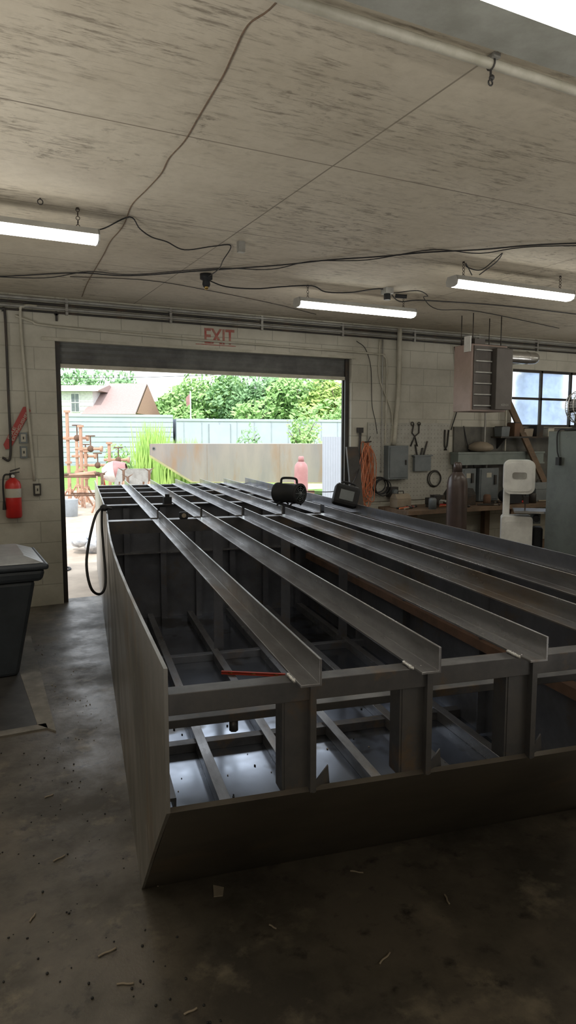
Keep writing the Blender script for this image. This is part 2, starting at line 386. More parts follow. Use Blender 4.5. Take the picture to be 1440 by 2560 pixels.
for v in (.76,1.27,1.73):
    mb=MB(); mb.box(v-.035,3.34,.01,v+.035,3.348,.94,M['steel']); mb.box(v+.027,3.348,.01,v+.035,3.41,1.02,M['steel'])
    mb.make("frame_post",bg,world=False,merge=False)
mb=MB(); mb.box(W-.07,.45,.53,W-.009,4.5,.54,M['rust']); mb.box(W-.07,.45,.49,W-.063,4.5,.53,M['rust'])
mb.make("side_stringer",bg,world=False,label="rust brown longitudinal stiffener",merge=False)
mb=MB(); mb.box(W-.05,.2,ZD-.012,W-.009,7.0,ZD-.004,M['angle']); mb.box(W-.05,.2,ZD-.06,W-.044,7.0,ZD-.012,M['steel'])
mb.make("side_stringer",bg,world=False,label="top edge stiffener angle",merge=False)
mb=MB(); mb.box(.009,.45,.53,.07,4.5,.54,M['steel']); mb.box(.063,.45,.49,.07,4.5,.53,M['steel'])
mb.make("side_stringer",bg,world=False,merge=False)
for u in (1.6,2.5,3.3):
    mb=MB(); mb.box(W-.06,u,.54,W-.009,u+.008,1.0,M['steel']); mb.box(W-.06,u,.02,W-.009,u+.008,.49,M['steel']); mb.make("side_rib",bg,world=False,merge=False)
BM=Matrix.Translation((.428,1.447,0))@Matrix.Rotation(ba,4,'Z')
def BP(v,u,z): return BM@Vector((v,u,z))

def on_barge(v,u,z): p=BP(v,u,z); return (p.x,p.y,p.z)
for i in range(45):
    p=BP(U(.05,1.6),U(.95,2.4),.01); mb=MB(); r=U(.003,.007); mb.sph((p.x,p.y,p.z+r*.6),r,M['black'] if i%3 else M['tan'],(1,U(.7,1.8),.6),6); mb.make("grit",label="small slag lump in the hull bottom",cat="debris",group="slag in the hull")
e=thing("drum_fan","small black portable drum blower fan resting on the deck stringers","fan",on_barge(1.335,3.47,ZD+.065),ba-.05)
mb=MB(); rr=.078; hl=.11
mb.lathe([(rr-.015,-hl),(rr,-hl),(rr,-hl+.02),(rr-.006,-hl+.03),(rr-.006,hl-.03),(rr,hl-.02),(rr,hl),(rr-.015,hl)],(0,0,rr+.012),M['blackpl'],axis=(.8,-1,0),n=32)
mb.make("drum_body",e,world=False)
d=Vector((.8,-1,0)).normalized()
for s_ in (-1,1):
    mb=MB()
    c=Vector((0,0,rr+.012))+d*(hl-.003)*s_
    for q in (.02,.035,.05,.065): mb.torus(c,q,.0016,d,M['grey'])
    for k in range(8):
        an=k*math.pi/4; a=d.orthogonal().normalized(); b=d.cross(a); mb.cyl(c,c+(a*math.cos(an)+b*math.sin(an))*rr*.92,.0016,M['grey'],n=6)
    mb.sph(c,.016,M['grey'])
    mb.make("grille",e,world=False,merge=False)
mb=MB(); tz=2*rr+.008
mb.tube(sp([d*-.075+Vector((0,0,tz)),d*-.07+Vector((0,0,tz+.03)),d*-.04+Vector((0,0,tz+.04)),d*.04+Vector((0,0,tz+.04)),d*.07+Vector((0,0,tz+.03)),d*.075+Vector((0,0,tz))]),.009,M['blackpl'])
mb.make("handle",e,world=False)
for s_ in(-1,1):
    mb=MB()
    c=d*.06*s_; p=Vector((-d.y,d.x,0))*.07
    mb.tube([c+p,c+p*.6+Vector((0,0,.02)),c-p*.6+Vector((0,0,.02)),c-p],.007,M['blackpl'])
    mb.make("foot",e,world=False)
e=thing("tool_case","black hard plastic tool case leaning on the side plate","case",on_barge(1.79,3.50,1.07),ba-.30)
TT=Matrix.Rotation(math.radians(14),4,'Y')@Matrix.Rotation(math.radians(-14),4,'X')
def tc_(): q=MB(); q.T=TT; return q
mb=tc_(); mb.box(-.10,-.055,0.0,.10,.0,.165,M['blackpl']); mb.make("front_shell",e,world=False,bevel=.027)
mb=tc_(); mb.box(-.10,.003,.0,.10,.055,.165,M['blackpl']); mb.make("back_shell",e,world=False,bevel=.024)
mb=tc_(); mb.tube(sp([(-.05,-.01,.16),(-.045,-.01,.185),(.045,-.01,.185),(.05,-.01,.16)]),.008,M['blackpl']); mb.make("handle",e,world=False)
mb=tc_(); mb.box(-.055,-.060,.04,.055,-.055,.12,M['grey']); mb.make("embossed_panel",e,world=False,bevel=.002)
for y in(-.08,.05):
    mb=tc_(); mb.box(y,-.02,.160,y+.03,.02,.170,M['grey']); mb.make("latch",e,world=False)
e=thing("tape_measure","small black tape measure on the cross beam","tape measure",on_barge(.52,3.36,ZD-.001),ba)
mb=MB(); mb.box(-.03,-.02,0,.03,.02,.05,M['blackpl']); mb.make("case",e,world=False,bevel=.008)
mb=MB(); mb.cyl((0,-.023,.026),(0,-.02,.026),.016,M['tan']); mb.make("badge",e,world=False)
mb=MB(); p=BP(.55,4.55,ZD-.002); mb.box(p.x-.035,p.y-.02,p.z,p.x+.035,p.y+.03,p.z+.06,M['blackpl']); mb.cyl((p.x,p.y,p.z+.06),(p.x,p.y,p.z+.085),.02,M['blackpl']); mb.make("magnet_clamp",label="small black magnet clamp on the bulkhead",cat="clamp",merge=False)
e=thing("spirit_level","thin red spirit level lying in the barge bottom","level",on_barge(.86,2.70,.072),ba-.42)
mb=MB(); mb.box(-.21,-.010,0,.21,.010,.003,M['levelred']); mb.box(-.21,-.010,.017,.21,.010,.02,M['levelred']); mb.box(-.21,-.004,.003,.21,.004,.017,M['levelred']); mb.make("rail",e,world=False,merge=False)
for x in(-.15,0,.15):
    mb=MB(); mb.cyl((x-.015,0,.010),(x+.015,0,.010),.006,M['brass']); mb.make("vial",e,world=False)
mb2=MB(); p=BP(1.30,2.75,.06)
for i in range(6): mb2.sph((p.x+U(-.06,.06),p.y+U(-.05,.05),p.z+.015),U(.02,.035),M['cream'] if i%2 else M['steeldark'],(1,1.3,.6),8)
mb2.make("rag",label="crumpled dirty white rag in the hull bottom",cat="rag",merge=False)
mb=MB(); q=[(.03,3.42,1.11),(-.03,3.42,1.12),(-.09,3.35,1.05),(-.15,3.2,.8),(-.13,3.15,.62),(-.07,3.2,.56),(-.03,3.28,.62),(-.035,3.38,.85),(-.04,3.42,1.0),(-.03,3.5,1.12),(.0,3.6,1.105)]
mb.tube(sp([BP(*a) for a in q]),.009,M['black']); mb.sph(BP(-.02,3.45,1.115),.03,M['black'],(1,1.4,.8))
mb.make("air_hose",label="black rubber air hose looped over the side plate",cat="hose")

# ------------------------------------------------------------------ floor items
e=thing("floor_hatch","dark steel floor plate set in a pale concrete border","floor hatch",(0,4.8,0))
mb=MB(); mb.box(-.9,3.93,.0,.41,5.8,.006,M['plate']); mb.make("plate",e)
mb=MB(); mb.prism([(.41,3.93,0),(.49,3.80,0),(.58,5.8,0),(.41,5.8,0)],(0,0,.008),M['concr']); mb.box(-.9,3.86,0,.455,3.93,.008,M['concr']); mb.make("border",e,merge=False)
e=thing("trash_bin","dark grey plastic bin with paler rounded lid beside the door","bin",(.06,5.08,.006))
mb=MB(); mb.frustum(.06,5.08,.006,.66,.34,.25,.46,.33,M['binbody']); mb.frustum(.06,5.08,.66,.74,.50,.36,.52,.38,M['binbody']); mb.make("body",e,bevel=.025,merge=False)
mb=MB(); mb.frustum(.06,5.08,.74,.78,.54,.39,.54,.39,M['binbody']); mb.frustum(.06,5.08,.781,.83,.52,.37,.40,.28,M['binlid']); mb.make("lid",e,bevel=.015,merge=False)
for s_ in(-1,1):
    mb=MB(); mb.cyl((.06+s_*.30,5.40,.08),(.06+s_*.36,5.40,.08),.07,M['black']); mb.make("wheel",e)
mb=MB(); mb.tube([(-.3,5.45,.72),(-.3,5.51,.74),(.42,5.51,.74),(.42,5.45,.72)],.015,M['binbody']); mb.make("handle",e)
def chip(x,y,l,a,m,name,label,cat):
    mb=MB(); mb.T=Matrix.Translation((x,y,0))@Matrix.Rotation(a,4,'Z')
    mb.tube(sp([(-l/2,0,.004),(-l/6,l*.04,.004),(l/6,-l*.02,.004),(l/2,l*.02,.004)],4),.003,m,6); mb.make(name,label=label,cat=cat,group="floor scrap")
for x,y,l,a in [(.39,2.03,.06,.2),(.41,1.88,.05,-.4),(1.15,1.62,.06,.4),(1.3,2.02,.05,-.7),(.62,2.3,.06,1.6),(.33,2.6,.05,.4),(1.5,1.75,.05,1.2),(.55,1.7,.04,.1),(.9,1.9,.03,2.0),(.2,2.3,.04,1.0),(.36,3.1,.04,.3)]:
    chip(x,y,l,a,M['tan'],"welding_rod_stub","short spent welding rod stub on the concrete floor","scrap")
mb=MB(); mb.prism([(.78,2.13,0),(.81,2.12,0),(.83,2.16,0),(.80,2.19,0)],(0,0,.003),M['tan']); mb.make("paper_scrap",label="small torn paper scrap on the concrete floor",cat="scrap")
for i in range(170):
    x,y=U(.0,.62),U(1.4,3.7)
    if i%4==0: x,y=U(.52,.75),U(3.6,5.6)
    mb=MB(); r=U(.002,.005); mb.sph((x,y,r*.6),r,M['black'] if i%4 else M['tan'],(1,U(.7,1.5),.7),6); mb.make("grit",label="small grit lump on the dirty concrete floor",cat="debris",group="floor grit")

# ------------------------------------------------------------------ ceiling lamps
def lamp_proto(loc,label,w=.065):
    e=thing("shop_light",label,"light",loc,group="hanging fluorescent shop lights")
    L2=.61
    mb=MB(); mb.prism([(-L2,-w,0),(-L2,-w*.75,.035),(-L2,w*.75,.035),(-L2,w,0)],(2*L2,0,0),M['lamp'])
    mb.make("housing",e,world=False)
    mb=MB(); mb.prism([(-L2+.012,-w*.97,-.001),(-L2+.012,-w*.85,-.03),(-L2+.012,-w*.4,-.04),(-L2+.012,w*.4,-.04),(-L2+.012,w*.85,-.03),(-L2+.012,w*.97,-.001)],(2*L2-.024,0,0),M['lens'])
    mb.make("lens",e,world=False)
    for s_ in(-1,1):
        mb=MB()
        mb.prism([(s_*L2,-w,.0),(s_*L2,-w*.85,-.032),(s_*L2,-w*.4,-.043),(s_*L2,w*.4,-.043),(s_*L2,w*.85,-.032),(s_*L2,w,0),(s_*L2,w*.75,.035),(s_*L2,-w*.75,.035)],(-s_*.01,0,0),M['lamp'])
        mb.make("end_cap",e,world=False,merge=False)
    hgt=ZC-loc[2]-.035
    for s_ in(-1,1):
        mb=MB()
        n=max(2,int(hgt/.02))
        for i in range(n):
            z=.035+hgt*(i+.5)/n
            mb.torus((s_*.5,0,z),.0105,.0022,(1,0,0) if i%2 else (0,1,0),M['steeldark'],10,5)
        mb.cyl((s_*.5,0,.035+hgt-.012),(s_*.5,0,.035+hgt),.008,M['steeldark'],n=8)
        mb.make("chain",e,world=False,merge=False)
    return e
la=lamp_proto((.26,4.17,2.75),"white fluorescent shop light hung on chains beside the wall door")
dup(la,(4.03,4.12,2.75),"white fluorescent shop light hung on chains near the heater")
dup(la,(3.37,5.33,2.75),"white fluorescent shop light hung on chains in front of the doorway")
dup(la,(1.83,1.42,2.75),"bright close fluorescent shop light under the painted beam")
for p in [(3.2,1.42),(6.3,4.12),(8.6,4.6),(6.2,1.42),(8.8,1.42),(-1.3,1.42),(1.8,-1.6),(5.2,-1.6)]:  # unseen lamps; the right-hand one nearest the back wall is added to brighten it
    dup(la,(p[0],p[1],2.75),"white fluorescent shop light hung on chains")

# ------------------------------------------------------------------ ceiling wires & pipes
def wire(name,pts,r,m,label,cat="wire",z=2.89,sag=0):
    P=[]
    for i,p in enumerate(pts):
        P.append((p[0],p[1],min(p[2] if len(p)>2 else z-(sag if i%2 else 0),ZC-r-.003)))
    mb=MB(); S=sp(P)
    for p in S: p.z=min(p.z,ZC-r-.001)
    mb.tube(S,r,m,6); return mb.make(name,label=label,cat=cat)
wire("electric_cable",[(.1,6.3),(.49,6.06),(1.02,5.74),(1.4,5.58),(1.87,5.24),(2.32,4.74),(2.6,4.5),(2.84,4.21),(3.1,4.02),(3.35,3.75),(3.85,3.39),(5.2,2.6)],.0048,M['black'],"long black cable stapled across the ceiling",sag=.018,z=2.895)
wire("electric_cable",[(.3,6.22),(.8,5.93),(1.1,5.66),(1.4,5.50),(1.95,5.12),(2.3,4.86),(2.5,4.6),(2.8,4.30),(3.1,3.95),(3.4,3.80),(3.7,3.55),(4.6,2.98)],.0035,M['black'],"second thin black cable across the ceiling",sag=.025,z=2.895)
wire("electric_cable",[(.96,1.2),(.955,1.6),(.96,1.99),(.93,2.13),(.95,2.3),(.97,2.44),(.985,2.62),(1.0,2.8),(1.02,3.04),(1.015,3.25),(1.035,3.45),(1.03,3.7),(1.02,3.97),(1.06,4.3),(1.07,4.5),(1.07,4.74),(1.10,5.1),(1.13,5.54),(1.17,6.1),(1.23,6.67)],.003,M['wood'],"thin brown wire running along the ceiling seam",z=2.896)
wire("electric_cable",[(.84,4.2,2.79),(.95,4.35,2.86),(1.06,4.18,2.896),(1.15,4.3,2.87),(1.25,4.39,2.855),(1.38,4.5,2.87),(1.52,4.56,2.85),(1.7,4.5,2.88),(1.82,4.48,2.896),(1.85,4.7,2.85),(1.93,5.0,2.86),(1.96,5.35,2.87)],.004,M['black'],"black lamp cord drooping from the ceiling")
wire("electric_cable",[(1.96,5.35,2.86),(2.15,5.4,2.83),(2.40,5.36,2.83),(2.6,5.28,2.85),(2.85,5.22,2.87),(3.0,5.25,2.84),(3.2,5.18,2.84),(3.52,5.14,2.895),(3.8,5.3,2.84),(4.04,5.25,2.86),(5.0,5.25,2.895),(5.96,5.20,2.88)],.0052,M['black'],"black cord from the ceiling socket to the lamps")
wire("electric_cable",[(3.55,4.05,2.79),(3.45,4.0,2.85),(3.42,3.95,2.81),(3.5,3.9,2.79),(3.58,3.85,2.86),(3.6,3.8,2.895),(3.64,3.9,2.86),(3.62,4.05,2.80)],.004,M['black'],"coiled black lamp cord above the fixture")
wire("electric_cable",[(3.6,5.12,2.86),(3.7,4.9,2.85),(3.85,4.95,2.83),(4.0,5.2,2.87),(4.4,5.5,2.85),(5.0,5.6,2.896),(6.5,5.9,2.87)],.004,M['black'],"loose black cable along the ceiling")
wire("electric_cable",[(1.0,5.9),(1.6,5.75),(2.2,5.9),(3.0,6.2),(3.6,6.5)],.003,M['steeldark'],"faint thin wire along the ceiling",z=2.896)
e=thing("lamp_holder","black ceiling lamp socket with twisted cord","socket",(1.96,5.35,2.80))
mb=MB(); mb.lathe([(0,.0),(.025,0),(.032,.02),(.028,.05),(.05,.06),(.05,.1),(0,.1)],(1.96,5.35,2.80),M['blackpl']); mb.make("socket",e)
mb=MB(); mb.lathe([(0,-.02),(.012,-.02),(.018,0),(.018,.004)],(1.96,5.35,2.80),M['brass']); mb.make("contact_ring",e)
mb=MB(); mb.box(1.83,4.36,2.83,1.875,4.40,ZC,M['conduit']); mb.make("ceiling_bracket",label="small grey metal bracket fixed to the ceiling",cat="bracket",merge=False)
mb=MB(); mb.box(3.51,5.09,2.85,3.59,5.17,ZC,M['conduit']); mb.cyl((3.55,5.13,2.80),(3.55,5.13,2.85),.03,M['blackpl']); mb.cyl((3.6,5.08,2.83),(3.68,5.02,2.82),.018,M['blackpl']); mb.make("junction_box",label="metal ceiling junction box with black plugs",cat="electrical box",merge=False)
mb=MB(); mb.cyl((.3,1.93,2.876),(X1,1.93,2.876),.017,M['cream'],n=12)
for x in (1.0,1.75,3.2,5): mb.box(x-.015,1.90,2.885,x+.015,1.96,ZC,M['conduit'])
mb.make("ceiling_conduit",label="cream painted pipe running beside the ceiling beam",cat="pipe",merge=False)
mb=MB(); mb.torus((1.75,1.93,2.876),.02,.003,(1,0,0),M['steeldark'],12); mb.cyl((1.75,1.93,2.856),(1.75,1.93,2.825),.004,M['steeldark']); mb.torus((1.75,1.93,2.815),.009,.003,(0,1,0),M['steeldark'],10); mb.sph((1.755,1.93,2.832),.010,M['steeldark']); mb.make("pipe_hook",label="small dark metal hook hanging from the pipe",cat="hook",merge=False)
mb=MB(); mb.torus((.55,4.10,2.88),.014,.003,(0,1,0),M['steeldark'],12); mb.cyl((.55,4.10,2.892),(.55,4.10,ZC),.004,M['steeldark']); mb.make("ceiling_hook",label="small dark ring hook in the ceiling",cat="hook",merge=False)

for z,r,m,l in [(2.865,.016,'conduit',"grey conduit along the top of the wall"),(2.825,.012,'steeldark',"dark cable high on the block wall"),(2.79,.014,'conduit',"grey conduit along the top of the wall"),(2.755,.010,'steeldark',"thin dark cable high on the wall")]:
    mb=MB(); mb.cyl((X0,YW-.022,z),(X1,YW-.022,z),r,M[m],n=10)
    for x in range(-2,11): mb.box(x+.1,YW-.035,z-r-.004,x+.125,YW,z+r+.004,M['conduit'])
    mb.make("wall_conduit",label=l,cat="pipe",merge=False)
def pipe(pts,r,m,label,name="conduit_run"):
    mb=MB(); mb.tube(sp(pts,8),r,m,10)
    return mb.make(name,label=label,cat="pipe")
y=YW-.022
pipe([(.66,y,2.70),(.80,y,2.66),(.95,y,2.63),(2.0,y,2.60),(3.3,y,2.585),(4.55,y,2.57),(4.68,y,2.55),(4.72,y,2.45),(4.72,y,2.0),(4.71,y,1.52)],.011,M['cream'],"cream conduit running above the door and down to the panel")
pipe([(.85,y,2.80),(.74,y,2.79),(.705,y,2.70),(.73,y,2.0),(.77,y,1.20)],.014,M['cream'],"cream conduit dropping down beside the door")
pipe([(.55,y,2.74),(.575,y,2.70),(.575,y,2.0),(.57,y,1.44),(.5,y,1.42)],.011,M['steeldark'],"dark pipe running down the block wall")
pipe([(4.88,YW-.045,2.88),(4.88,YW-.045,2.2),(4.82,YW-.045,1.52)],.028,M['cream'],"thick cream pipe down to the electrical panel","drain_pipe")
pipe([(4.62,y,2.74),(4.62,y,2.3),(4.80,y,1.9),(4.80,y,1.52)],.010,M['cream'],"thin cream conduit down to the electrical panel")
pipe([(4.66,y,2.74),(4.66,y,1.6),(4.66,y,1.2)],.008,M['conduit'],"thin grey conduit down the block wall")
pipe([(5.72,y,2.72),(5.76,y,2.5),(5.78,y,2.3),(5.8,y,2.0),(5.7,y,1.7)],.007,M['black'],"black cable hanging down the block wall","electric_cable")
pipe([(4.30,y,2.70),(4.42,y,2.62),(4.5,y,2.4),(4.52,y,2.0),(4.57,y,1.8),(4.60,y,1.65)],.004,M['black'],"thin black cable hanging down the block wall","electric_cable")
pipe([(5.9,y,1.75),(5.95,y-.03,1.5),(6.05,y-.05,1.2),(6.0,y-.05,1.0),(5.9,y-.05,.85)],.007,M['black'],"black cable drooping behind the bench","electric_cable")
for x,z,w_,h_,l in [(.685,1.60,.035,.05,"grey switch box on the block wall"),(.685,1.47,.03,.055,"grey switch box with toggle beside the sign"),(.79,1.12,.032,.055,"black framed outlet box beside the door")]:
    mb=MB(); mb.box(x-w_,YW-.045,z-h_,x+w_,YW,z+h_,M['grey'] if z>1.2 else M['steeldark']); mb.box(x-w_*.6,YW-.05,z-h_*.7,x+w_*.6,YW-.045,z+h_*.7,M['cream']); mb.box(x-.005,YW-.062,z-.012,x+.005,YW-.05,z+.012,M['steeldark'])
    mb.make("switch_box",label=l,cat="electrical box",merge=False)
mb=MB(); mb.cyl((1.02,YW-.02,2.75),(1.02,YW,2.75),.02,M['steeldark']); mb.box(1.01,YW-.02,2.68,1.03,YW-.01,2.75,M['steeldark']); mb.make("wall_hook",label="small dark hook above the doorway",cat="hook",merge=False)
text("EXIT",.33,.155,wallm(2.64,YW-.002,2.645),M['redfade'],"exit_lettering",label="faded red stencilled EXIT lettering above the doorway",cat="sign",bold=.018)
mb=MB(); mb.box(2.38,YW-.003,2.552,2.82,YW-.001,2.560,M['redfade']); mb.make("paint_stripe",label="thin red paint line under the exit lettering",cat="marking")
e=thing("extinguisher_sign","tilted red fire extinguisher arrow sign with pale letters","sign",(.63,YW-.01,1.5))
a=math.radians(62); c=(.635,YW-.015,1.69)
M['signred']=mat("sign_red",(.36,.045,.04),.5)
mb=MB(); mb.T=wallm(*c,roll=a); mb.prism([(-.19,-.036,0),(.20,-.036,0),(.225,0,0),(.20,.036,0),(-.19,.036,0),(-.22,0,0)],(0,0,.008),M['signred']); mb.make("board",e)
text("EXTINGUISHER",.30,.026,wallm(*c,roll=a)@Matrix.Translation((.03,-.016,.0095)),M['cream'],"lettering",e)
text("FIRE",.12,.026,wallm(*c,roll=a)@Matrix.Translation((-.06,.018,.0095)),M['cream'],"lettering",e)
e=thing("fire_extinguisher","red fire extinguisher hanging on the block wall","fire extinguisher",(.57,YW-.09,.88))
c=(.575,YW-.085,.87)
mb=MB(); mb.lathe([(0,0),(.06,0),(.07,.015),(.07,.30),(.06,.335),(.03,.36),(.02,.37),(0,.37)],c,M['red'],n=28); mb.make("tank",e)
mb=MB(); mb.lathe([(.0705,.19),(.0708,.192),(.0708,.27),(.0705,.272)],c,M['cream'],n=28)
mb.make("paper_label",e)
mb=MB(); mb.T=Matrix.Translation(c); mb.cyl((0,0,.37),(0,0,.41),.018,M['steeldark']); mb.prism([(-.015,-.01,.40),(.06,-.01,.415),(.06,-.01,.425),(-.015,-.01,.415)],(0,.02,0),M['steeldark']); mb.prism([(-.02,-.01,.42),(.065,-.01,.45),(.065,-.01,.46),(-.02,-.01,.435)],(0,.02,0),M['steeldark']); mb.cyl((0,-.018,.385),(0,-.035,.385),.015,M['white']); mb.make("valve",e,merge=False)
mb=MB(); mb.T=Matrix.Translation(c); mb.tube(sp([(-.02,0,.40),(-.07,0,.39),(-.085,-.02,.3),(-.082,-.02,.15)]),.008,M['black']); mb.cyl((-.082,-.02,.16),(-.082,-.02,.08),.01,M['black'],r1=.016); mb.make("hose",e,merge=False)
mb=MB(); mb.box(c[0]-.02,YW-.02,1.0,c[0]+.02,YW,1.28,M['steeldark']); mb.make("bracket",e)
# electrical panel
e=thing("electrical_panel","grey metal breaker panel on the block wall","electrical panel",(4.85,YW,1.11))
mb=MB(); mb.box(4.70,YW-.11,1.11,4.99,YW,1.51,M['grey']); mb.make("cabinet",e,bevel=.004)
mb=MB(); mb.box(4.72,YW-.118,1.13,4.97,YW-.11,1.49,M['grey']); mb.make("door",e,bevel=.003)
mb=MB(); mb.box(4.94,YW-.13,1.28,4.955,YW-.118,1.34,M['steeldark']); mb.make("latch",e)
# pegboard & tools
e=thing("pegboard","cream perforated pegboard on the block wall above the bench","pegboard",(5.1,YW,.85))
mb=MB(); mb.box(4.47,YW-.018,.85,5.68,YW-.006,1.78,M['pegboard']); mb.make("board",e)
mb=MB()
for i in range(24):
    for j in range(18):
        x=4.5+i*.05; z=.9+j*.05; mb.box(x-.003,YW-.0195,z-.003,x+.003,YW-.018,z+.003,M['blackpl'])
o=mb.make("perforations",e,merge=False); o["kind"]="stuff"
yy=YW-.03
mb=MB(); mb.tube([(5.12,yy,1.77),(5.10,yy,1.66),(5.14,yy,1.62),(5.18,yy,1.5)],.008,M['steeldark']); mb.tube([(5.20,yy,1.77),(5.20,yy,1.66),(5.14,yy,1.62),(5.08,yy,1.5)],.008,M['steeldark']); mb.torus((5.10,yy,1.77),.02,.006,(0,1,0),M['steeldark']); mb.torus((5.20,yy,1.77),.02,.006,(0,1,0),M['steeldark']); mb.make("tongs",label="dark steel tongs hanging on the pegboard",cat="tool",merge=False)
mb=MB(); mb.box(5.12,yy-.04,1.2,5.36,yy,1.38,M['grey']); mb.box(5.10,yy-.05,1.38,5.38,yy,1.395,M['grey']); mb.make("wall_pocket",label="small grey metal bin fixed on the pegboard",cat="bin",merge=False)
mb=MB(); mb.cyl((5.18,yy,1.39),(5.15,yy,1.52),.01,M['steeldark']); mb.cyl((5.28,yy,1.39),(5.33,yy,1.56),.009,M['steeldark']); mb.cyl((5.24,yy,1.39),(5.26,yy,1.48),.012,M['steeldark']); mb.make("chisels",label="dark steel chisels in the wall bin",cat="tool",merge=False)
mb=MB(); mb.torus((5.45,yy,1.1),.1,.008,(0,1,0),M['steeldark']); mb.torus((5.45,yy-.02,1.1),.09,.006,(0,1,0),M['steeldark']); mb.make("wire_coil",label="dark coil of wire hung on the pegboard",cat="wire",merge=False)
mb=MB(); mb.tube([(5.60,yy,1.7),(5.60,yy,1.5),(5.63,yy,1.45)],.009,M['steeldark']); mb.tube([(5.66,yy,1.7),(5.64,yy,1.5),(5.60,yy,1.45)],.009,M['steeldark']);mb.make("pliers",label="long handled dark pliers hung on the pegboard",cat="tool",merge=False)
mb=MB(); mb.cyl((4.36,YW-.03,1.7),(4.35,YW-.03,1.35),.014,M['steeldark']); mb.box(4.32,YW-.05,1.66,4.39,YW-.01,1.72,M['steeldark']); mb.make("hammer",label="dark hammer hanging on the block wall",cat="tool",merge=False)
mb=MB()
for k in range(4): mb.torus((4.62+.01*k,yy-.02*k,1.05-.01*k),.09+.008*(k%2),.007,(.2,1,0),M['black'])
mb.make("air_hose",label="black air hose coiled on the wall beside the orange cord",cat="hose",merge=False)
mb=MB(); mb.box(4.74,YW-.10,.90,4.86,YW-.02,1.02,M['steeldark']); mb.cyl((4.80,YW-.10,.96),(4.80,YW-.14,.96),.035,M['grey']); mb.make("air_regulator",label="dark air regulator below the breaker panel",cat="regulator",merge=False)
mb=MB()
for k in range(13):
    w_=.045+.011*(k%6); z0=1.56-.006*k; z1=.80+.06*(k%5); x=4.42+.010*((k*5)%7-3); yk=YW-.04-.008*k
    pts=[(x+.02*math.sin(3*t_+k)+w_*math.sin(t_)*(.35+.65*(1-math.cos(t_))/2),yk,(z0+z1)/2+(z0-z1)/2*math.cos(t_)) for t_ in [2*math.pi*i/28 for i in range(28)]]
    mb.tube(pts,.0055,M['orange'],6,True)
mb.make("extension_cord",label="coiled orange extension cord hung on the block wall",cat="cord")
mb=MB(); mb.cyl((4.43,YW,1.55),(4.43,YW-.15,1.56),.008,M['steeldark']); mb.make("wall_hook",label="steel hook holding the orange cord",cat="hook")
wire("electric_cable",[(4.5,YW-.03,1.62),(4.40,YW-.05,1.45),(4.2,6.6,1.2),(3.9,6.3,1.08),(3.5,6.0,1.06),(3.0,5.8,1.1)],.004,M['black'],"thin black cable drooping from the wall to the barge")

# ------------------------------------------------------------------ heater
e=thing("unit_heater","tan and brown gas unit heater hung from the ceiling","heater",(5.25,5.8,1.88))
mb=MB(); mb.box(5.0,5.67,1.88,5.49,5.95,2.58,M['heater']); mb.make("case",e,bevel=.008)
mb=MB(); mb.box(5.02,5.655,1.90,5.48,5.668,2.56,M['heaterd'])
for j in range(5):
    for i in range(5):
        x=5.035+i*.04; z=1.95+j*.115; mb.prism([(x,5.655,z),(x+.03,5.635,z),(x+.033,5.638,z),(x+.003,5.655,z)],(0,0,.09),M['heaterd'])
for j in range(6): z=1.935+j*.115; mb.box(5.025,5.630,z,5.245,5.656,z+.012,M['conduit'])
mb.make("louvre",e,merge=False)
mb=MB(); mb.box(5.26,5.58,1.90,5.485,5.655,2.54,M['heaterd']); mb.make("access_door",e,bevel=.006)
text("REZNOR",.11,.022,wallm(5.39,5.5785,1.95),M['conduit'],"lettering",e)
mb=MB(); mb.box(5.06,5.70,2.58,5.2,5.9,2.64,M['heaterd']); mb.make("vent_hood",e,merge=False)
mb=MB(); mb.box(4.985,5.68,2.5,4.995,5.78,2.66,M['white']); mb.make("service_tag",e)
mb=MB(); mb.tube(sp([(5.49,5.8,2.49),(5.7,5.8,2.49),(5.95,5.8,2.49),(6.05,5.85,2.5),(6.08,6.1,2.52),(6.08,6.83,2.54)]),.065,M['duct'],18)
for x in (5.52,5.9): mb.torus((x,5.8,2.49),.066,.005,(1,0,0),M['duct'])
mb.make("flue_pipe",e,merge=False)
for x,yq in[(5.05,5.72),(5.05,5.9),(5.44,5.72),(5.44,5.9)]:
    mb=MB(); mb.cyl((x,yq,2.58),(x,yq,ZC),.005,M['steeldark'],n=8); mb.make("hanger_rod",e)

# ------------------------------------------------------------------ bench area
e=thing("workbench","cluttered wooden workbench along the block wall","bench",(6.1,6.5,0))
mb=MB(); mb.box(4.62,6.2,.74,8.0,6.80,.79,M['wood']); mb.make("top",e,bevel=.004)
for x in(4.7,6.2,7.85):
    for yq in (6.25,6.7): mb=MB(); mb.box(x,yq,0,x+.08,yq+.08,.74,M['wood']); mb.make("leg",e)
mb=MB(); mb.box(4.7,6.25,.2,7.95,6.75,.23,M['wood']); mb.make("shelf",e)
mb=MB(); mb.box(5.75,YW-.026,.82,8.2,YW-.006,1.74,M['sooty']); mb.make("back_board",label="sooty dark board fixed to the wall above the bench",cat="board")
e=thing("wire_trough","green grey steel wireway trough on the wall","electrical trough",(6.4,YW-.02,1.30))
mb=MB(); mb.box(5.70,YW-.17,1.27,7.15,YW-.026,1.42,M['trough']); mb.make("trough_body",e,bevel=.004)
mb=MB(); mb.box(5.69,YW-.18,1.40,7.16,YW-.026,1.425,M['trough']); mb.box(5.69,YW-.18,1.265,7.16,YW-.17,1.285,M['trough']); mb.make("lip",e,merge=False)
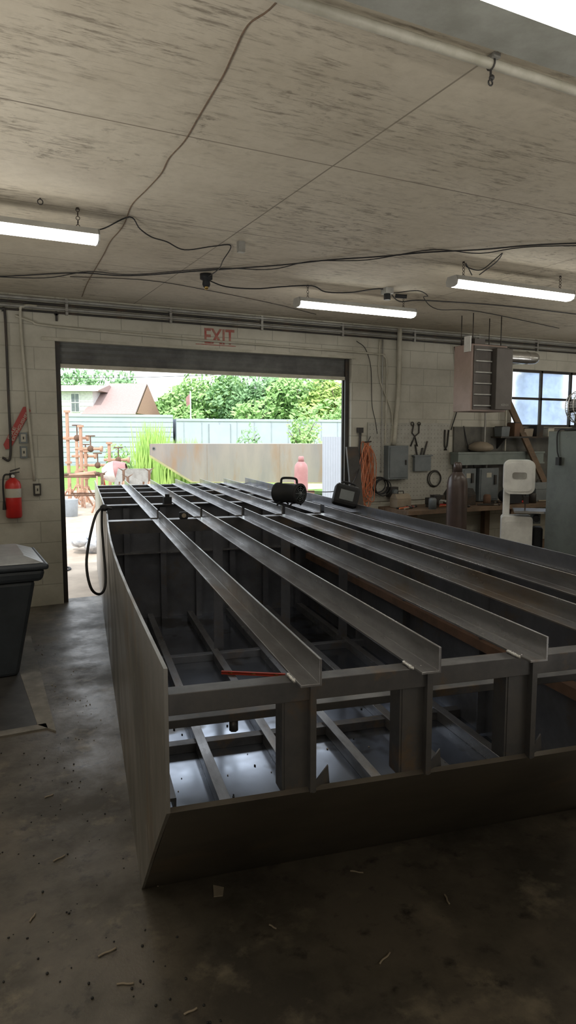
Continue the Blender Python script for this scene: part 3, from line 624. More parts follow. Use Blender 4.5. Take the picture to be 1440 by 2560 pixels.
for x0_,x1_,z0_,z1_,l in [(6.08,6.40,.80,1.22,"grey safety switch box with lever under the trough"),(5.80,6.02,.86,1.22,"small grey switch box under the trough"),(6.60,6.85,.88,1.2,"dark grey motor starter box under the trough")]:
    e=thing("switch_cabinet",l,"electrical box",((x0_+x1_)/2,YW-.02,z0_))
    mb=MB(); mb.box(x0_,YW-.14,z0_,x1_,YW-.026,z1_,M['grey']); mb.make("case",e,bevel=.004)
    mb=MB(); mb.box(x0_+.02,YW-.148,z0_+.02,x1_-.02,YW-.14,z1_-.02,M['grey']); mb.make("cover",e,bevel=.003)
    mb=MB(); mb.box(x1_-.09,YW-.17,(z0_+z1_)/2,x1_-.06,YW-.148,(z0_+z1_)/2+.12,M['steeldark']); mb.make("lever",e)
    mb=MB(); mb.cyl(((x0_+x1_)/2,YW-.08,z1_),((x0_+x1_)/2,YW-.08,1.27),.015,M['conduit']); mb.make("nipple",e)
    mb=MB(); mb.box((x0_+x1_)/2-.05,YW-.1495,z1_-.12,(x0_+x1_)/2+.03,YW-.148,z1_-.06,M['cream']); mb.make("rating_plate",e)
pipe([(6.2,YW-.08,2.0),(6.2,YW-.08,1.7),(6.2,YW-.08,1.43)],.012,M['conduit'],"short grey conduit rising from the trough")
pipe([(6.55,YW-.08,2.74),(6.55,YW-.08,2.0),(6.55,YW-.08,1.43)],.012,M['cream'],"cream conduit rising from the trough")
mb=MB(); mb.lathe([(0,.0),(.12,.01),(.16,.04),(.15,.08),(.08,.12),(0,.13)],(6.1,YW-.12,1.426),M['tan']); mb.make("cloth_bundle",label="pale cloth bundle on top of the trough",cat="cloth")
mb=MB(); mb.prism([(7.05,6.42,.79),(7.15,6.42,.79),(7.15,6.45,.79),(7.05,6.45,.79)],(-.52,.33,1.30),M['wood']); mb.make("wood_plank",label="brown board leaning against the window",cat="plank")
# shelf over the bench with parts bins
e=thing("wall_shelf","dark steel shelf on brackets above the bench","shelf",(6.9,6.7,1.6))
mb=MB(); mb.box(6.35,6.62,1.60,7.6,6.80,1.62,M['steeldark']); mb.make("board",e)
for x in (6.45,7.45): mb=MB(); mb.prism([(x,6.80,1.60),(x,6.64,1.60),(x,6.80,1.46)],(.015,0,0),M['steeldark']); mb.make("bracket",e)
for i,(w_,h_,m) in enumerate([(.14,.12,'grey'),(.10,.17,'rust'),(.16,.10,'tan'),(.12,.14,'steeldark'),(.11,.11,'cream')]):
    x=6.45+i*.2; mb=MB(); mb.frustum(x,6.71,1.62,1.62+h_,w_*.45,.06,w_*.5,.07,M[m]); mb.box(x-w_*.4,6.64,1.62+h_,x+w_*.4,6.78,1.62+h_+.01,M['steeldark']); mb.make("parts_box",label=["grey parts box on the wall shelf","rusty parts box on the wall shelf","tan parts box on the wall shelf","dark parts box on the wall shelf","cream parts box on the wall shelf"][i],cat="box",merge=False)
def vise(x,yq,z):
    e=thing("bench_vise","dark cast iron bench vise on the bench","vise",(x,yq,z))
    mb=MB(); mb.cyl((x,yq,z),(x,yq,z+.03),.08,M['steeldark']); mb.box(x-.05,yq-.06,z+.03,x+.05,yq+.08,z+.11,M['steeldark']); mb.make("base",e,bevel=.005,merge=False)
    mb=MB(); mb.box(x-.06,yq-.15,z+.07,x+.06,yq-.10,z+.15,M['steeldark']); mb.box(x-.06,yq-.07,z+.11,x+.06,yq-.03,z+.15,M['steeldark']); mb.make("jaw",e,merge=False)
    mb=MB(); mb.cyl((x,yq-.24,z+.09),(x,yq-.05,z+.09),.014,M['conduit']); mb.cyl((x-.08,yq-.22,z+.09),(x+.08,yq-.22,z+.09),.006,M['conduit']); mb.make("screw",e,merge=False)
vise(5.15,6.45,.79)
def toolbox(x,yq,z,w_,d_,h_,m,l):
    e=thing("tool_box",l,"tool box",(x,yq,z))
    mb=MB(); mb.box(x-w_/2,yq-d_/2,z,x+w_/2,yq+d_/2,z+h_*.65,m); mb.make("tray",e,bevel=.006)
    mb=MB(); mb.prism([(x-w_/2,yq-d_/2,z+h_*.66),(x-w_/2,yq-d_*.2,z+h_),(x-w_/2,yq+d_*.2,z+h_),(x-w_/2,yq+d_/2,z+h_*.66)],(w_,0,0),m); mb.make("lid",e)
    mb=MB(); mb.tube([(x-w_*.2,yq,z+h_),(x-w_*.18,yq,z+h_+.03),(x+w_*.18,yq,z+h_+.03),(x+w_*.2,yq,z+h_)],.006,M['steeldark']); mb.make("handle",e)
toolbox(5.6,6.5,.79,.34,.2,.2,M['steeldark'],"dark steel tool box on the bench")
toolbox(6.95,6.5,.79,.4,.22,.24,M['grey'],"grey steel tool box on the bench")
toolbox(4.8,6.6,.79,.2,.15,.16,M['tan'],"small tan box on the bench")
toolbox(7.5,6.5,.79,.4,.25,.3,M['blackpl'],"black plastic tool box on the bench")
mb=MB(); mb.sph((6.3,6.42,.88),.11,M['blackpl'],(1,1.2,.85)); mb.box(6.2,6.28,.80,6.4,6.32,.94,M['blackpl']); mb.make("welding_helmet",label="black welding helmet on the bench",cat="helmet",merge=False)
for i,(x,yq) in enumerate([(5.35,6.27),(5.9,6.35),(6.6,6.3),(7.2,6.35),(5.0,6.26)]):
    mb=MB(); mb.lathe([(0,0),(.045,0),(.045,.11),(.04,.12),(.03,.13),(0,.13)],(x,yq,.79),[M['white'],M['rust'],M['steeldark'],M['tan'],M['grey']][i],n=18); mb.make("paint_can",label=["white paint can on the bench","rusty paint can on the bench","black paint can on the bench","tan paint can on the bench","grey paint can on the bench"][i],cat="can")
for i in range(22):
    x,yq,an,l=U(4.7,7.6),U(6.24,6.5),U(-.6,.6),U(.12,.3)
    mb=MB(); mb.T=Matrix.Translation((x,yq,.79))@Matrix.Rotation(an,4,'Z'); mb.cyl((-l/2,0,.012),(l/4,0,.012),.011,M[['red','steeldark','tan','orange','cream'][i%5]],n=8); mb.cyl((l/4,0,.012),(l/2,0,.012),.005,M['conduit'],n=8); mb.sph((l/2,0,.016),.016,M['steeldark']); mb.make("hand_tool",label="small hand tool lying on the cluttered bench",cat="tool",group="tools on the bench",merge=False)

def gas(loc,r,h,m,label,stand=True):
    e=thing("gas_cylinder",label,"gas cylinder",loc)
    mb=MB(); mb.lathe([(0,0),(r*.95,0),(r,.03),(r,h-.26),(r*.97,h-.21),(r*.86,h-.16),(r*.62,h-.12),(r*.42,h-.10),(r*.36,h-.08),(0,h-.08)],loc,m,n=32); mb.make("tank",e)
    mb=MB(); mb.lathe([(r*.40,h-.10),(r*.44,h-.10),(r*.40,h-.01),(r*.25,h),(0,h)],loc,m); mb.make("cap",e)
    return e
gas((4.79,5.6,0),.107,1.35,M['gasbrown'],"tall brown compressed gas cylinder beside the bench")
# band saw
e=thing("band_saw","white upright band saw with metal table","band saw",(4.92,4.85,0))
sx,sy=4.92,4.85
T0=Matrix.Translation((sx,sy,0))@Matrix.Rotation(-.72,4,'Z')
def P_(): q=MB(); q.T=T0.copy(); return q
mb=P_(); mb.box(-.15,-.14,0,.12,.14,.50,M['grey']); mb.make("stand",e,bevel=.01)
def rr_poly(cx,cz,w_,h_,r,y0,n=6):
    o=[]
    for (sx_,sz_,a0) in [(1,1,0),(-1,1,90),(-1,-1,180),(1,-1,270)]:
        for k in range(n+1):
            a_=math.radians(a0+90*k/n); o.append((cx+sx_*(w_/2-r)+r*math.cos(a_),y0,cz+sz_*(h_/2-r)+r*math.sin(a_)))
    return o
mb=P_(); mb.prism(rr_poly(-.03,.68,.28,.37,.03,-.13),(0,.22,0),M['white']); mb.prism(rr_poly(-.03,.70,.23,.24,.03,-.136),(0,.008,0),M['white']); mb.make("lower_housing",e,label="white lower wheel housing",merge=False)
mb=P_(); mb.prism(rr_poly(-.02,1.235,.28,.32,.065,-.10),(0,.16,0),M['white']); mb.prism(rr_poly(-.02,1.235,.23,.27,.05,-.108),(0,.01,0),M['white']); mb.make("upper_housing",e,label="white rounded upper wheel housing",merge=False)
mb=P_(); mb.prism(rr_poly(-.02,1.25,.13,.06,.02,-.113),(0,.006,0),M['conduit']); mb.make("name_plate",e)
mb=P_(); mb.box(-.155,-.04,.84,-.095,.06,1.12,M['white']); mb.make("column",e,bevel=.008)
mb=P_(); mb.box(-.06,-.20,.905,.24,.12,.925,M['duct']); mb.make("table",e,merge=False)
mb=P_(); mb.box(.04,-.03,.92,.05,-.01,1.09,M['steeldark']); mb.box(.03,-.05,.98,.075,.0,1.05,M['steeldark']); mb.make("blade_guide",e,merge=False)
mb=P_(); mb.cyl((.14,-.1,.86),(.14,-.16,.85),.03,M['blackpl']); mb.box(.10,-.1,.80,.18,.02,.90,M['grey']); mb.make("tilt_trunnion",e,merge=False)
mb=P_(); mb.box(.12,-.08,.55,.21,.08,.76,M['blackpl']); mb.make("motor",e,bevel=.02)
# cabinet
e=thing("steel_cabinet","tall grey green steel storage cabinet","cabinet",(5.3,4.2,0))
mb=MB(); mb.box(4.9,3.9,0.05,5.8,4.52,1.66,M['cab']); mb.make("body",e,bevel=.006)
mb=MB(); mb.box(4.92,3.885,.08,5.345,3.9,1.63,M['cab']); mb.make("door",e,bevel=.004)
mb=MB(); mb.box(5.355,3.885,.08,5.78,3.9,1.63,M['cab']); mb.make("door",e,bevel=.004)
mb=MB(); mb.box(5.30,3.86,.85,5.32,3.885,.97,M['duct']); mb.make("handle",e)
mb=MB(); mb.box(4.93,3.93,0,5.77,4.5,.05,M['black']); mb.make("plinth",e)
# desk fan on cabinet
e=thing("desk_fan","round wire cage desk fan on the steel cabinet","fan",(5.08,4.38,1.66),rz=.6)
mb=MB(); mb.lathe([(0,0),(.09,0),(.095,.015),(.04,.03),(.015,.04),(.012,.12),(0,.12)],(0,0,0),M['steeldark']); mb.make("stand",e,world=False)
c=Vector((0,-.02,.21)); d=Vector((-.6,-1,.1)).normalized(); a=d.orthogonal().normalized(); b=d.cross(a)
mb=MB()
for s_,rs in((-.04,.13),(0,.145),(.04,.13)): mb.torus(c+d*s_,rs,.004,d,M['duct'],32)
for k in range(36):
    an=k*math.pi/18; q=a*math.cos(an)+b*math.sin(an)
    mb.tube([c+d*.055+q*.03,c+d*.05+q*.10,c+d*.04+q*.13,c+q*.145,c-d*.04+q*.13,c-d*.05+q*.05],.0016,M['duct'],4)
mb.make("cage",e,world=False)
for k in range(4):
    mb=MB()
    an=k*math.pi/2; q=a*math.cos(an)+b*math.sin(an); q2=a*math.cos(an+.9)+b*math.sin(an+.9)
    mb.add([c+q*.02,c+q*.11+d*.015,c+(q+q2).normalized()*.12-d*.005,c+q2*.10-d*.02,c+q2*.02],[(0,1,2,3,4)],M['dgrey'])
    mb.make("blade",e,world=False)
mb=MB(); mb.cyl(c-d*.09,c-d*.01,.04,M['steeldark']); mb.cyl(c,c+d*.03,.02,M['steeldark']); mb.make("motor",e,world=False,merge=False)
mb=MB(); mb.tube(sp([(4.98,4.15,1.67),(4.92,4.3,1.675),(4.89,4.4,1.66),(4.885,4.4,1.5),(4.89,4.38,1.42)]),.006,M['black']); mb.box(4.87,4.36,1.36,4.90,4.40,1.43,M['black']); mb.make("electric_cable",label="black plug and cord hanging off the cabinet",cat="wire",merge=False)
mb=MB(); mb.prism([(4.05,6.3,0),(4.2,6.3,0),(4.2,6.33,0),(4.05,6.33,0)],(.08,.42,1.5),M['steeldark']); mb.make("steel_flat_bar",label="dark steel flat bar leaning on the door jamb",cat="steel bar")

# ------------------------------------------------------------------ outdoors
def CP(r,f,z): return (.893*r+.449*f,-.449*r+.893*f,z)
CA=-math.radians(26.7)
e=thing("barge_hull","weathered rusty steel barge hull section standing on blocks outside","barge",(5.14,18.7,.38),rz=CA-.10)
def hull_side(y0,m):
    mb=MB(); mb.prism([(0,y0,.72),(0,y0,1.05),(6.5,y0,1.05),(6.5,y0,0),(1.15,y0,0)],(0,.012,0),m); return mb
hull_side(0,M['rustplate']).make("side_plate",e,world=False)
hull_side(1.9,M['rustplate']).make("side_plate",e,world=False)
mb=MB(); mb.prism([(0,0,.72),(0.01,0,.735),(1.16,0,.012),(1.15,0,0)],(0,1.9,0),M['rakeyellow']); mb.make("rake_plate",e,world=False,label="yellowish sloping bow plate")
mb=MB(); mb.box(0,0,.72,.012,1.9,1.05,M['rustplate']); mb.make("head_plate",e,world=False)
mb=MB(); mb.box(1.15,0,0,6.5,1.9,.012,M['rustplate']); mb.make("bottom_plate",e,world=False)
mb=MB(); mb.box(0,0,1.05,6.5,1.9,1.06,M['rustplate']); mb.make("deck_plate",e,world=False)
mb=MB(); mb.cyl((.12,-.008,.93),(.12,0,.93),.05,M['grey']); mb.cyl((.12,-.012,.93),(.12,-.004,.93),.03,M['steeldark']); mb.make("lifting_eye",e,world=False,merge=False)
mb=MB(); mb.prism([(0,-.02,.70),(0,-.02,.745),(.03,-.02,.745),(1.2,-.02,.03),(6.5,-.02,.03),(6.5,-.02,0),(1.15,-.02,0)],(0,.02,0),M['rakeyellow']); mb.make("chine_strip",e,world=False,label="yellowish edge strip along the chine")
for x in (1.6,3.6,5.2): mb=MB(); mb.box(x,-.003,.03,x+.012,0,1.04,M['rustseam']); mb.make("weld_seam",e,world=False,merge=False)
for r,f in ((-1.9,19.2),(.2,19.2),(1.6,19.2)):
    c=CP(r,f,0); mb=MB(); mb.box(c[0]-.2,c[1]-.1,-.02,c[0]+.2,c[1]+.3,.375,M['pallet']); mb.make("timber_block",label="timber block under the outdoor hull",cat="block",group="blocks under the hull")
for i,(r,f) in enumerate([(-2.6,15.5),(-2.0,14.5)]):
    a_=CP(r,f,0); b_=CP(r+2.6,f+.6,0); d=Vector(b_)-Vector(a_); n_=Vector((-d.y,d.x,0)).normalized()*.12
    mb=MB(); A=Vector(a_); 
    mb.prism([A+Vector((0,0,.30)),A+n_+Vector((0,0,.30)),A+n_+Vector((0,0,.32)),A+Vector((0,0,.32))],d,M['rust'])
    mb.prism([A+n_*.5+Vector((0,0,.32)),A+n_*.6+Vector((0,0,.32)),A+n_*.6+Vector((0,0,.45)),A+n_*.5+Vector((0,0,.45))],d,M['rust'])
    for t_ in(.1,.9): q=A+d*t_; mb.box(q.x-.05,q.y-.05,-.02,q.x+.05,q.y+.05,.30,M['rust'])
    mb.make("steel_beam",label="rusty steel beam on short supports outside",cat="beam",merge=False)
def trailer(a_,b_,z1,label,ribs):
    A=Vector((*a_,0));B=Vector((*b_,0)); d=(B-A); L=d.length; ang=math.atan2(d.y,d.x)
    e=thing("storage_trailer",label,"trailer",tuple(A),rz=ang)
    mb=MB(); mb.box(0,0,.5,L,2.4,z1,M['trailer']); mb.make("box_body",e,world=False)
    mb=MB()
    if ribs:
        for k in range(9): mb.box(0,-.02,.6+k*(z1-.7)/9,L,0,.62+k*(z1-.7)/9,M['rib'])
    else:
        for k in range(14): mb.box(.3+k*(L/14),-.02,.5,.33+k*(L/14),0,z1,M['rib'])
    mb.box(0,-.04,z1-.1,L,0,z1,M['trailer']); mb.box(0,-.04,.45,L,.0,.55,M['rib'])
    mb.make("side_rib",e,world=False,merge=False)
    mb=MB(); x=1.4
    mb.box(x,-.05,.6,x+.9,-.02,z1-.25,M['trailer']); mb.box(x-.03,-.055,.6,x,-.01,z1-.22,M['blued']);mb.box(x+.9,-.055,.6,x+.93,-.01,z1-.22,M['blued']); mb.make("door",e,world=False,merge=False)
    for x in (L-1.6,L-.7):
        mb=MB(); mb.cyl((x,.1,.48),(x,.35,.48),.48,M['black'],n=24); mb.make("wheel",e,world=False,merge=False)
    mb=MB(); mb.box(.8,.2,-.02,.9,.3,.5,M['steeldark']); mb.make("landing_leg",e,world=False,merge=False)
trailer((-.2,30.9),(8.9,28.6),2.58,"long pale blue white ribbed storage trailer",True)
trailer((9.0,28.45),(19.5,26.2),2.42,"pale blue storage trailer with side door",False)
# house
e=thing("house","suburban house with pale siding and pinkish brown shingled roof","house",CP(-13,48,0),rz=CA)
def HL(r,f,z): return (r+13,f-48,z)
mb=MB()
mb.prism([HL(-24,46,0),HL(-12.9,46,0),HL(-12.9,46,4.75),HL(-24,46,4.75)],(0,5,0),M['sidingw'])
for k in range(16): mb.box(-11,-2.03,.3*k+.1,.1,-2.0,.3*k+.13,M['white'])
mb.make("siding_wall",e,world=False,merge=False)
mb=MB(); mb.prism([HL(-24.3,45.6,4.7),HL(-24.3,48.5,5.25),HL(-24.3,51.4,4.7)],(11.9,0,0),M['roof']); mb.box(-11.3,-2.45,4.65,.6,-2.38,4.8,M['white']); mb.make("roof",e,world=False,merge=False)
mb=MB(); mb.prism([HL(-13,47.2,0),HL(-10.1,47.2,0),HL(-10.1,47.2,3.25),HL(-13,47.2,3.25)],(0,4.6,0),M['brick'])
mb.add([HL(-9.85,45.3,3.2),HL(-9.95,49.5,5.35),HL(-9.7,53,3.2)],[(0,1,2)],M['brick']); mb.make("brick_wall",e,world=False,merge=False)
mb=MB(); mb.add([HL(-13.4,45.0,3.15),HL(-9.9,45.0,3.15),HL(-10.0,49.5,5.45),HL(-12.8,49.5,5.45),HL(-9.8,53.3,3.15),HL(-13.4,53.3,3.15)],[(0,1,2,3),(3,2,4,5),(0,3,5)],M['roof']); mb.make("roof",e,world=False,solid=.12)
mb=MB(); mb.T=Matrix.Translation((-1.35,-2.05,3.3)); mb.box(0,0,0,.6,.05,1.25,M['white']); mb.box(.06,-.02,.06,.28,0,1.19,M['grey']); mb.box(.32,-.02,.06,.54,0,1.19,M['grey']); mb.box(0,-.03,.6,.6,0,.65,M['white']); mb.make("window",e,world=False,merge=False)
# trees
def leaves(mb,c,rad,n,s,m):
    c=Vector(c)
    for i in range(n):
        while True:
            p=Vector((U(-1,1),U(-1,1),U(-1,1)))
            if .35<p.length<1: break
        p=p.normalized()*(p.length**.5)
        q=c+Vector((p.x*rad[0],p.y*rad[1],p.z*rad[2]))
        a_=Vector((U(-1,1),U(-1,1),U(-1,1))).normalized(); b_=a_.orthogonal().normalized(); k=s*U(.6,1.4)
        mb.add([q-a_*k,q+b_*k*.5,q+a_*k,q-b_*k*.5],[(0,1,2,3)],m)
def tree(r,f,h,w_,m,n=2200,s=.28,label="leafy green tree",mound=5):
    c=CP(r,f,-.02); e=thing("tree",label,"tree",c)
    mb=MB(); C=Vector(c); mb.cyl(C,C+Vector((0,0,h*.6)),w_*.07,M['bark'],r1=w_*.03,n=8)
    for k in range(5):
        an=k*1.3; mb.cyl(C+Vector((0,0,h*(.3+.05*k))),C+Vector((math.cos(an)*w_*.5,math.sin(an)*w_*.5,h*(.55+.06*k))),w_*.025,M['bark'],r1=w_*.01,n=6)
    mb.make("trunk",e)
    mb=MB()
    for k in range(mound):
        an=U(0,6.28); q=(c[0]+math.cos(an)*w_*.42*(k>0),c[1]+math.sin(an)*w_*.42*(k>0),h*(.74 if k==0 else U(.35,.68)))
        rd=w_*(.62 if k==0 else U(.4,.6)); leaves(mb,q,(rd,rd,h*.26 if k==0 else h*.22),n//mound,s,m)
    mb.make("foliage",e,merge=False)
for r,f,h,w_,m,l in [(-8.6,56,5.9,2.4,'leaf','round leafy green tree'),(-6.2,56,7.9,3.6,'leaf','tall leafy green tree'),(-3.8,55,7.3,3.2,'leafd','leafy dark green tree'),(-1.4,54,7.2,3.0,'leafd','leafy dark green tree'),(1.2,52,7.1,3.4,'leaf','broad leafy green tree'),(3.6,50,6.9,3.2,'leafy','yellow green leafy tree'),(6.5,50,6.6,3,'leaf','broad leafy green tree'),(-20,62,8.6,4,'leafd','green tree behind the house roof'),(-15.5,62,8.3,3.6,'leafd','green tree behind the house roof'),(-11.0,60,4.6,2,'leaf','low leafy green tree')]:
    tree(r,f,h,w_,M[m],4200,.21,l,8)
tree(.55,25,2.75,1.0,M['leaf'],1400,.09,"young green sapling in front of the trailer")
tree(-1.4,26,2.2,.5,M['leafd'],300,.08,"thin weedy shrub by the trailer")
tree(3.0,46,4.2,2.6,M['leaf'],1600,.2,"low bushy green tree")
tree(-2.5,50,4.4,2.6,M['leaf'],1600,.2,"low bushy green tree")
tree(-7.5,50,4.0,2.4,M['leaf'],1400,.2,"low bushy green tree")
tree(-5.2,21,1.45,.6,M['leaf'],900,.06,"small green bush beside the scrap")
tree(-4.6,24.5,1.2,.5,M['leafy'],500,.06,"small yellow green bush")
mb=MB()
for i in range(900):
    r=U(-4.9,-2.9) if i%3 else U(-4.7,-3.9); f=U(21.5,23.5); c=Vector(CP(r,f,-.02)); h=U(1.0,1.7)*(1.35 if r<-4.0 and R()<.5 else 1); dx=U(-.25,.25)
    a_=Vector((.02,-.01,0)); mb.add([c-a_,c+a_,c+a_*.8+Vector((dx*.3,0,h*.6)),c+Vector((dx,0,h)),c-a_*.8+Vector((dx*.3,0,h*.6))],[(0,1,2,3,4)],M['reed'])
o=mb.make("tall_grass",label="clump of tall bright green reeds behind the hull",cat="grass",merge=False); o["kind"]="stuff"
gas((6.06,11.5,-.02),.13,1.28,M['gaspink'],"faded red gas cylinder standing outdoors")
mb=MB()
c=Vector((5.42,9.55,-.02)); d=Vector((.893,-.449,0)); n_=Vector((.449,.893,0))
pts=[]
for i in range(25):
    pts.append(c+d*(i*.02)+n_*(.012*(i%2)))
vs=pts+[p+Vector((0,0,1.64))+n_*.15 for p in pts]; k=len(pts)
mb.add(vs,[(i,i+1,i+1+k,i+k) for i in range(k-1)],M['trailer']); mb.make("corrugated_sheet",label="pale blue corrugated sheet standing outside the doorway",cat="metal sheet",solid=.003)
for i in range(7):
    c=Vector(CP(2.0+.05*(i%3),25.5,.4+.17*i)); mb=MB(); mb.T=Matrix.Translation(c)@Matrix.Rotation(CA+.12*(i%3-1),4,'Z'); mb.box(-.7,-.1,0,.9,.1,.11,M['pallet']); mb.make("lumber",label="reddish brown timber in an outdoor stack",cat="lumber",group="outdoor lumber stack")
def pstand(r,f,h,label,arm=.45):
    c=CP(r,f,-.02); e=thing("pipe_stand",label,"pipe stand",c); C=Vector(c)
    mb=MB(); mb.cyl(C,C+Vector((0,0,h)),.04,M['orangerust'],n=14)
    for z in (.35,h*.45,h*.7,h-.03): mb.cyl(C+Vector((0,0,z)),C+Vector((0,0,z+.05)),.075,M['orangerust'],n=14)
    mb.make("riser",e,merge=False)
    d=Vector((.893,-.449,0))
    mb=MB(); q=C+Vector((0,0,h*.72)); mb.cyl(q-d*arm*.3,q+d*arm,.035,M['orangerust'],n=12); mb.cyl(q+d*arm,q+d*(arm+.05),.07,M['orangerust']); mb.sph(q+d*arm*.5,.08,M['rust']); mb.make("valve_arm",e,merge=False)
    mb=MB(); mb.cyl(q+d*arm*.5,q+d*arm*.5+Vector((0,0,.3)),.015,M['rust'],n=8); mb.torus(q+d*arm*.5+Vector((0,0,.3)),.1,.014,(0,0,1),M['rust']); mb.make("hand_wheel",e,merge=False)
    for k in range(3):
        mb=MB(); an=k*2.1+.5; mb.cyl(C+Vector((0,0,.45)),C+Vector((math.cos(an)*.3,math.sin(an)*.3,0)),.022,M['orangerust'],n=8); mb.make("leg",e,merge=False)
pstand(-5.25,16.5,2.25,"tall orange rusty pipe riser with valve")
pstand(-4.85,16.2,1.9,"orange rusty pipe riser with hand wheel")
pstand(-4.45,17.2,1.5,"short orange rusty valve stand")
pstand(-5.5,18.0,1.6,"rusty valve stand among the scrap")
pstand(-5.1,17.4,1.3,"short rusty valve stand among the scrap",.6)
e=thing("scrap_rack","rusty orange tube rack loaded with pipe scrap","rack",CP(-5.0,15.6,-.02)); C=Vector(CP(-5.0,15.3,-.02)); dd=Vector((.893,-.449,0)); nn=Vector((.449,.893,0))
for a1,b1 in((0,0),(.75,0),(0,.5),(.75,.5)):
    mb=MB(); p=C+dd*a1+nn*b1; mb.cyl(p,p+Vector((0,0,.78)),.02,M['orangerust'],n=8); mb.make("leg",e)
for zz in (.35,.76):
    for b1 in (0,.5):
        mb=MB(); mb.cyl(C+nn*b1+Vector((0,0,zz)),C+dd*.75+nn*b1+Vector((0,0,zz)),.018,M['rust'],n=8); mb.make("rail",e)
for k in range(6):
    mb=MB(); mb.cyl(C+dd*U(-.1,.2)+nn*(.05+.08*k)+Vector((0,0,.80)),C+dd*U(.6,.95)+nn*(.05+.08*k)+Vector((0,0,.81+U(0,.05))),.025,M['rust' if k%2 else 'orangerust'],n=8); mb.make("scrap_pipe",label="rusty length of pipe on the rack",cat="pipe",group="scrap pipes on the rack")
def tripod(r,f,h,label):
    c=CP(r,f,-.02); e=thing("jack_stand",label,"jack stand",c,group="jack stands"); C=Vector(c)
    for k in range(3):
        mb=MB(); an=k*2.094+.3; mb.cyl(C+Vector((0,0,h*.75)),C+Vector((math.cos(an)*h*.32,math.sin(an)*h*.32,0)),.022,M['orangerust'],n=8); mb.make("leg",e,merge=False)
    mb=MB(); mb.cyl(C+Vector((0,0,h*.5)),C+Vector((0,0,h)),.03,M['rust'],n=8); mb.make("post",e)
    mb=MB(); mb.prism([C+Vector((-.12,0,h+.06)),C+Vector((0,0,h)),C+Vector((.12,0,h+.06)),C+Vector((0,0,h-.03))],(0,.05,0),M['rust']); mb.make("saddle",e)
for r,f,h in [(-4.0,14.8,.85),(-3.7,15.5,.9),(-4.9,14.4,.9),(-3.4,14.6,.8),(-3.1,15.4,.9)]: tripod(r,f,h,"orange tripod jack stand on the concrete yard")
c=CP(-4.15,16.6,-.02); e=thing("concrete_mixer","white and red concrete mixer drum on a frame","mixer",c); C=Vector(c)
mb=MB(); mb.lathe([(0,-.32),(.15,-.30),(.24,-.15),(.26,0)],C+Vector((0,0,.82)),M['white'],axis=(.9,-.4,.2),n=24); mb.make("drum",e,label="white half of the drum")
mb=MB(); mb.lathe([(.26,0),(.25,.05),(.17,.26),(.14,.27)],C+Vector((0,0,.82)),M['gaspink'],axis=(.9,-.4,.2),n=24); mb.make("drum_mouth",e,label="faded red drum mouth")
for s_ in(-.3,.3): mb=MB(); mb.tube([C+Vector((s_-.15,-.1,0)),C+Vector((s_,0,.65)),C+Vector((s_+.15,.1,0))],.025,M['red']); mb.make("frame_leg",e)
mb=MB(); c=CP(-4.5,14.2,-.02); mb.lathe([(0,0),(.13,0),(.15,.35),(.16,.36),(.14,.36),(.12,.02),(0,.02)],c,M['bluepail']); mb.make("plastic_pail",label="pale blue plastic pail on the yard",cat="bucket")
mb=MB(); c=Vector(CP(-4.0,15.8,-.02)); mb.prism([c+Vector((0,0,.55)),c+Vector((.7,-.3,.55)),c+Vector((.8,-.35,.92)),c+Vector((.1,0,.92))],(.02,.03,0),M['conduit']); mb.box(c.x+.1,c.y-.05,-.02,c.x+.15,c.y+.0,.6,M['rust']); mb.box(c.x+.6,c.y-.27,-.02,c.x+.65,c.y-.22,.6,M['rust']); mb.make("work_table",label="grey steel sheet table propped on yard stands",cat="table",merge=False)
mb=MB()
for i in range(9): mb.sph((1.82+U(-.18,.15),10.0+U(-.2,.2),.10+U(-.05,.12)),U(.08,.14),M['plastic'],(1,U(.7,1.2),U(.6,1)),8)
mb.make("plastic_bags",label="crumpled white and grey plastic bags on the ground",cat="bag",merge=False)
mb=MB(); mb.torus((1.2,8.75,-.01),.17,.012,(0,0,1),M['black']); mb.tube(sp([(1.03,8.75,-.01),(.8,9.2,-.01),(.5,10,-.01)]),.012,M['black']); mb.make("garden_hose",label="black hose looped on the outdoor concrete",cat="hose",merge=False)
for k,(z0_,z1_) in enumerate([(7.2,6.8),(6.4,6.2),(5.6,5.5)]):
    A=CP(-25,42+k,z0_); B=CP(8,34+k,z1_); m_=tuple((A[i]+B[i])/2-(.5 if i==2 else 0) for i in range(3))
    mb=MB(); mb.tube(sp([A,m_,B],8),.014,M['steeldark'],5); mb.make("power_line",label="overhead power line across the yard",cat="power line")
e=thing("flag_pole","white pole with a small flag behind the trailers","flag pole",CP(-5.6,40,-.02)); C=Vector(CP(-5.6,40,-.02))
mb=MB(); mb.cyl(C,C+Vector((0,0,4.3)),.04,M['white'],n=8); mb.make("pole",e)
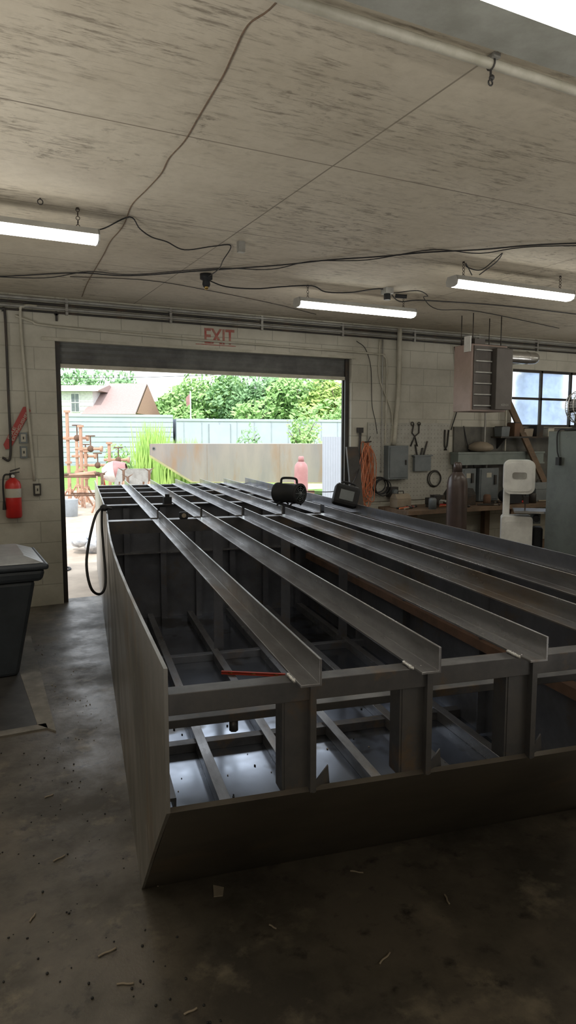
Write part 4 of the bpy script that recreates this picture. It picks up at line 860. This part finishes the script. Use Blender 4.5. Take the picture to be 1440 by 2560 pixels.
mb=MB(); mb.add([C+Vector((0,0,4.2)),C+Vector((-.25,.1,3.9)),C+Vector((-.2,.1,3.4)),C+Vector((0,0,3.6))],[(0,1,2,3)],M['gaspink']); mb.make("flag",e,solid=.01)
mb=MB(); mb.box(10.2,10,-.02,11.2,10.3,3.4,M['shed']); mb.box(9.4,9.95,2.9,13.3,10,3.1,M['steeldark']); mb.box(11.2,10.1,-.02,17,10.3,2.2,M['trailer']); mb.make("shed_wall",label="blue metal shed wall seen through the window",cat="shed",merge=False)

# ------------------------------------------------------------------ light
w=bpy.data.worlds.new("World"); bpy.context.scene.world=w; w.use_nodes=True
bgd=w.node_tree.nodes["Background"]; bgd.inputs[0].default_value=(.87,.935,1,1); bgd.inputs[1].default_value=1.8
sd=bpy.data.lights.new("sun",'SUN'); sd.energy=2.3; sd.angle=.03; sd.color=(1,.97,.92)
so=bpy.data.objects.new("sun",sd); COL.objects.link(so); so.rotation_euler=Vector((.25,.55,-.8)).to_track_quat('-Z','Y').to_euler()
# added up-facing fill lights with no real source, brightening the ceiling
def uplight(x,y_,z,sx_,sy_,en):
    l=bpy.data.lights.new("ceiling_fill",'AREA'); l.shape='RECTANGLE'; l.size=sx_; l.size_y=sy_; l.energy=en; l.color=(1,.96,.90)
    o=bpy.data.objects.new("ceiling_fill",l); COL.objects.link(o); o.location=(x,y_,z); o.rotation_euler=(math.pi,0,0)
uplight(-.9,-1.8,.6,2.0,2.5,40)
uplight(3.5,-1.8,.6,2.5,2.5,42)
uplight(7.6,2.2,.9,2.5,2.5,75)
uplight(-1.4,3.0,.9,1.2,2.5,45)

cam=bpy.data.cameras.new("camera"); co=bpy.data.objects.new("camera",cam); COL.objects.link(co)
cam.sensor_fit='VERTICAL'; cam.sensor_height=36; cam.lens=36*1720/2560; cam.clip_end=300
co.location=(0,0,1.6); co.rotation_euler=(math.pi/2-math.atan(185/1720),0,-math.radians(26.7))
bpy.context.scene.camera=co
vs_=bpy.context.scene.view_settings; vs_.view_transform='Standard'; vs_.look='None'; vs_.exposure=0.45
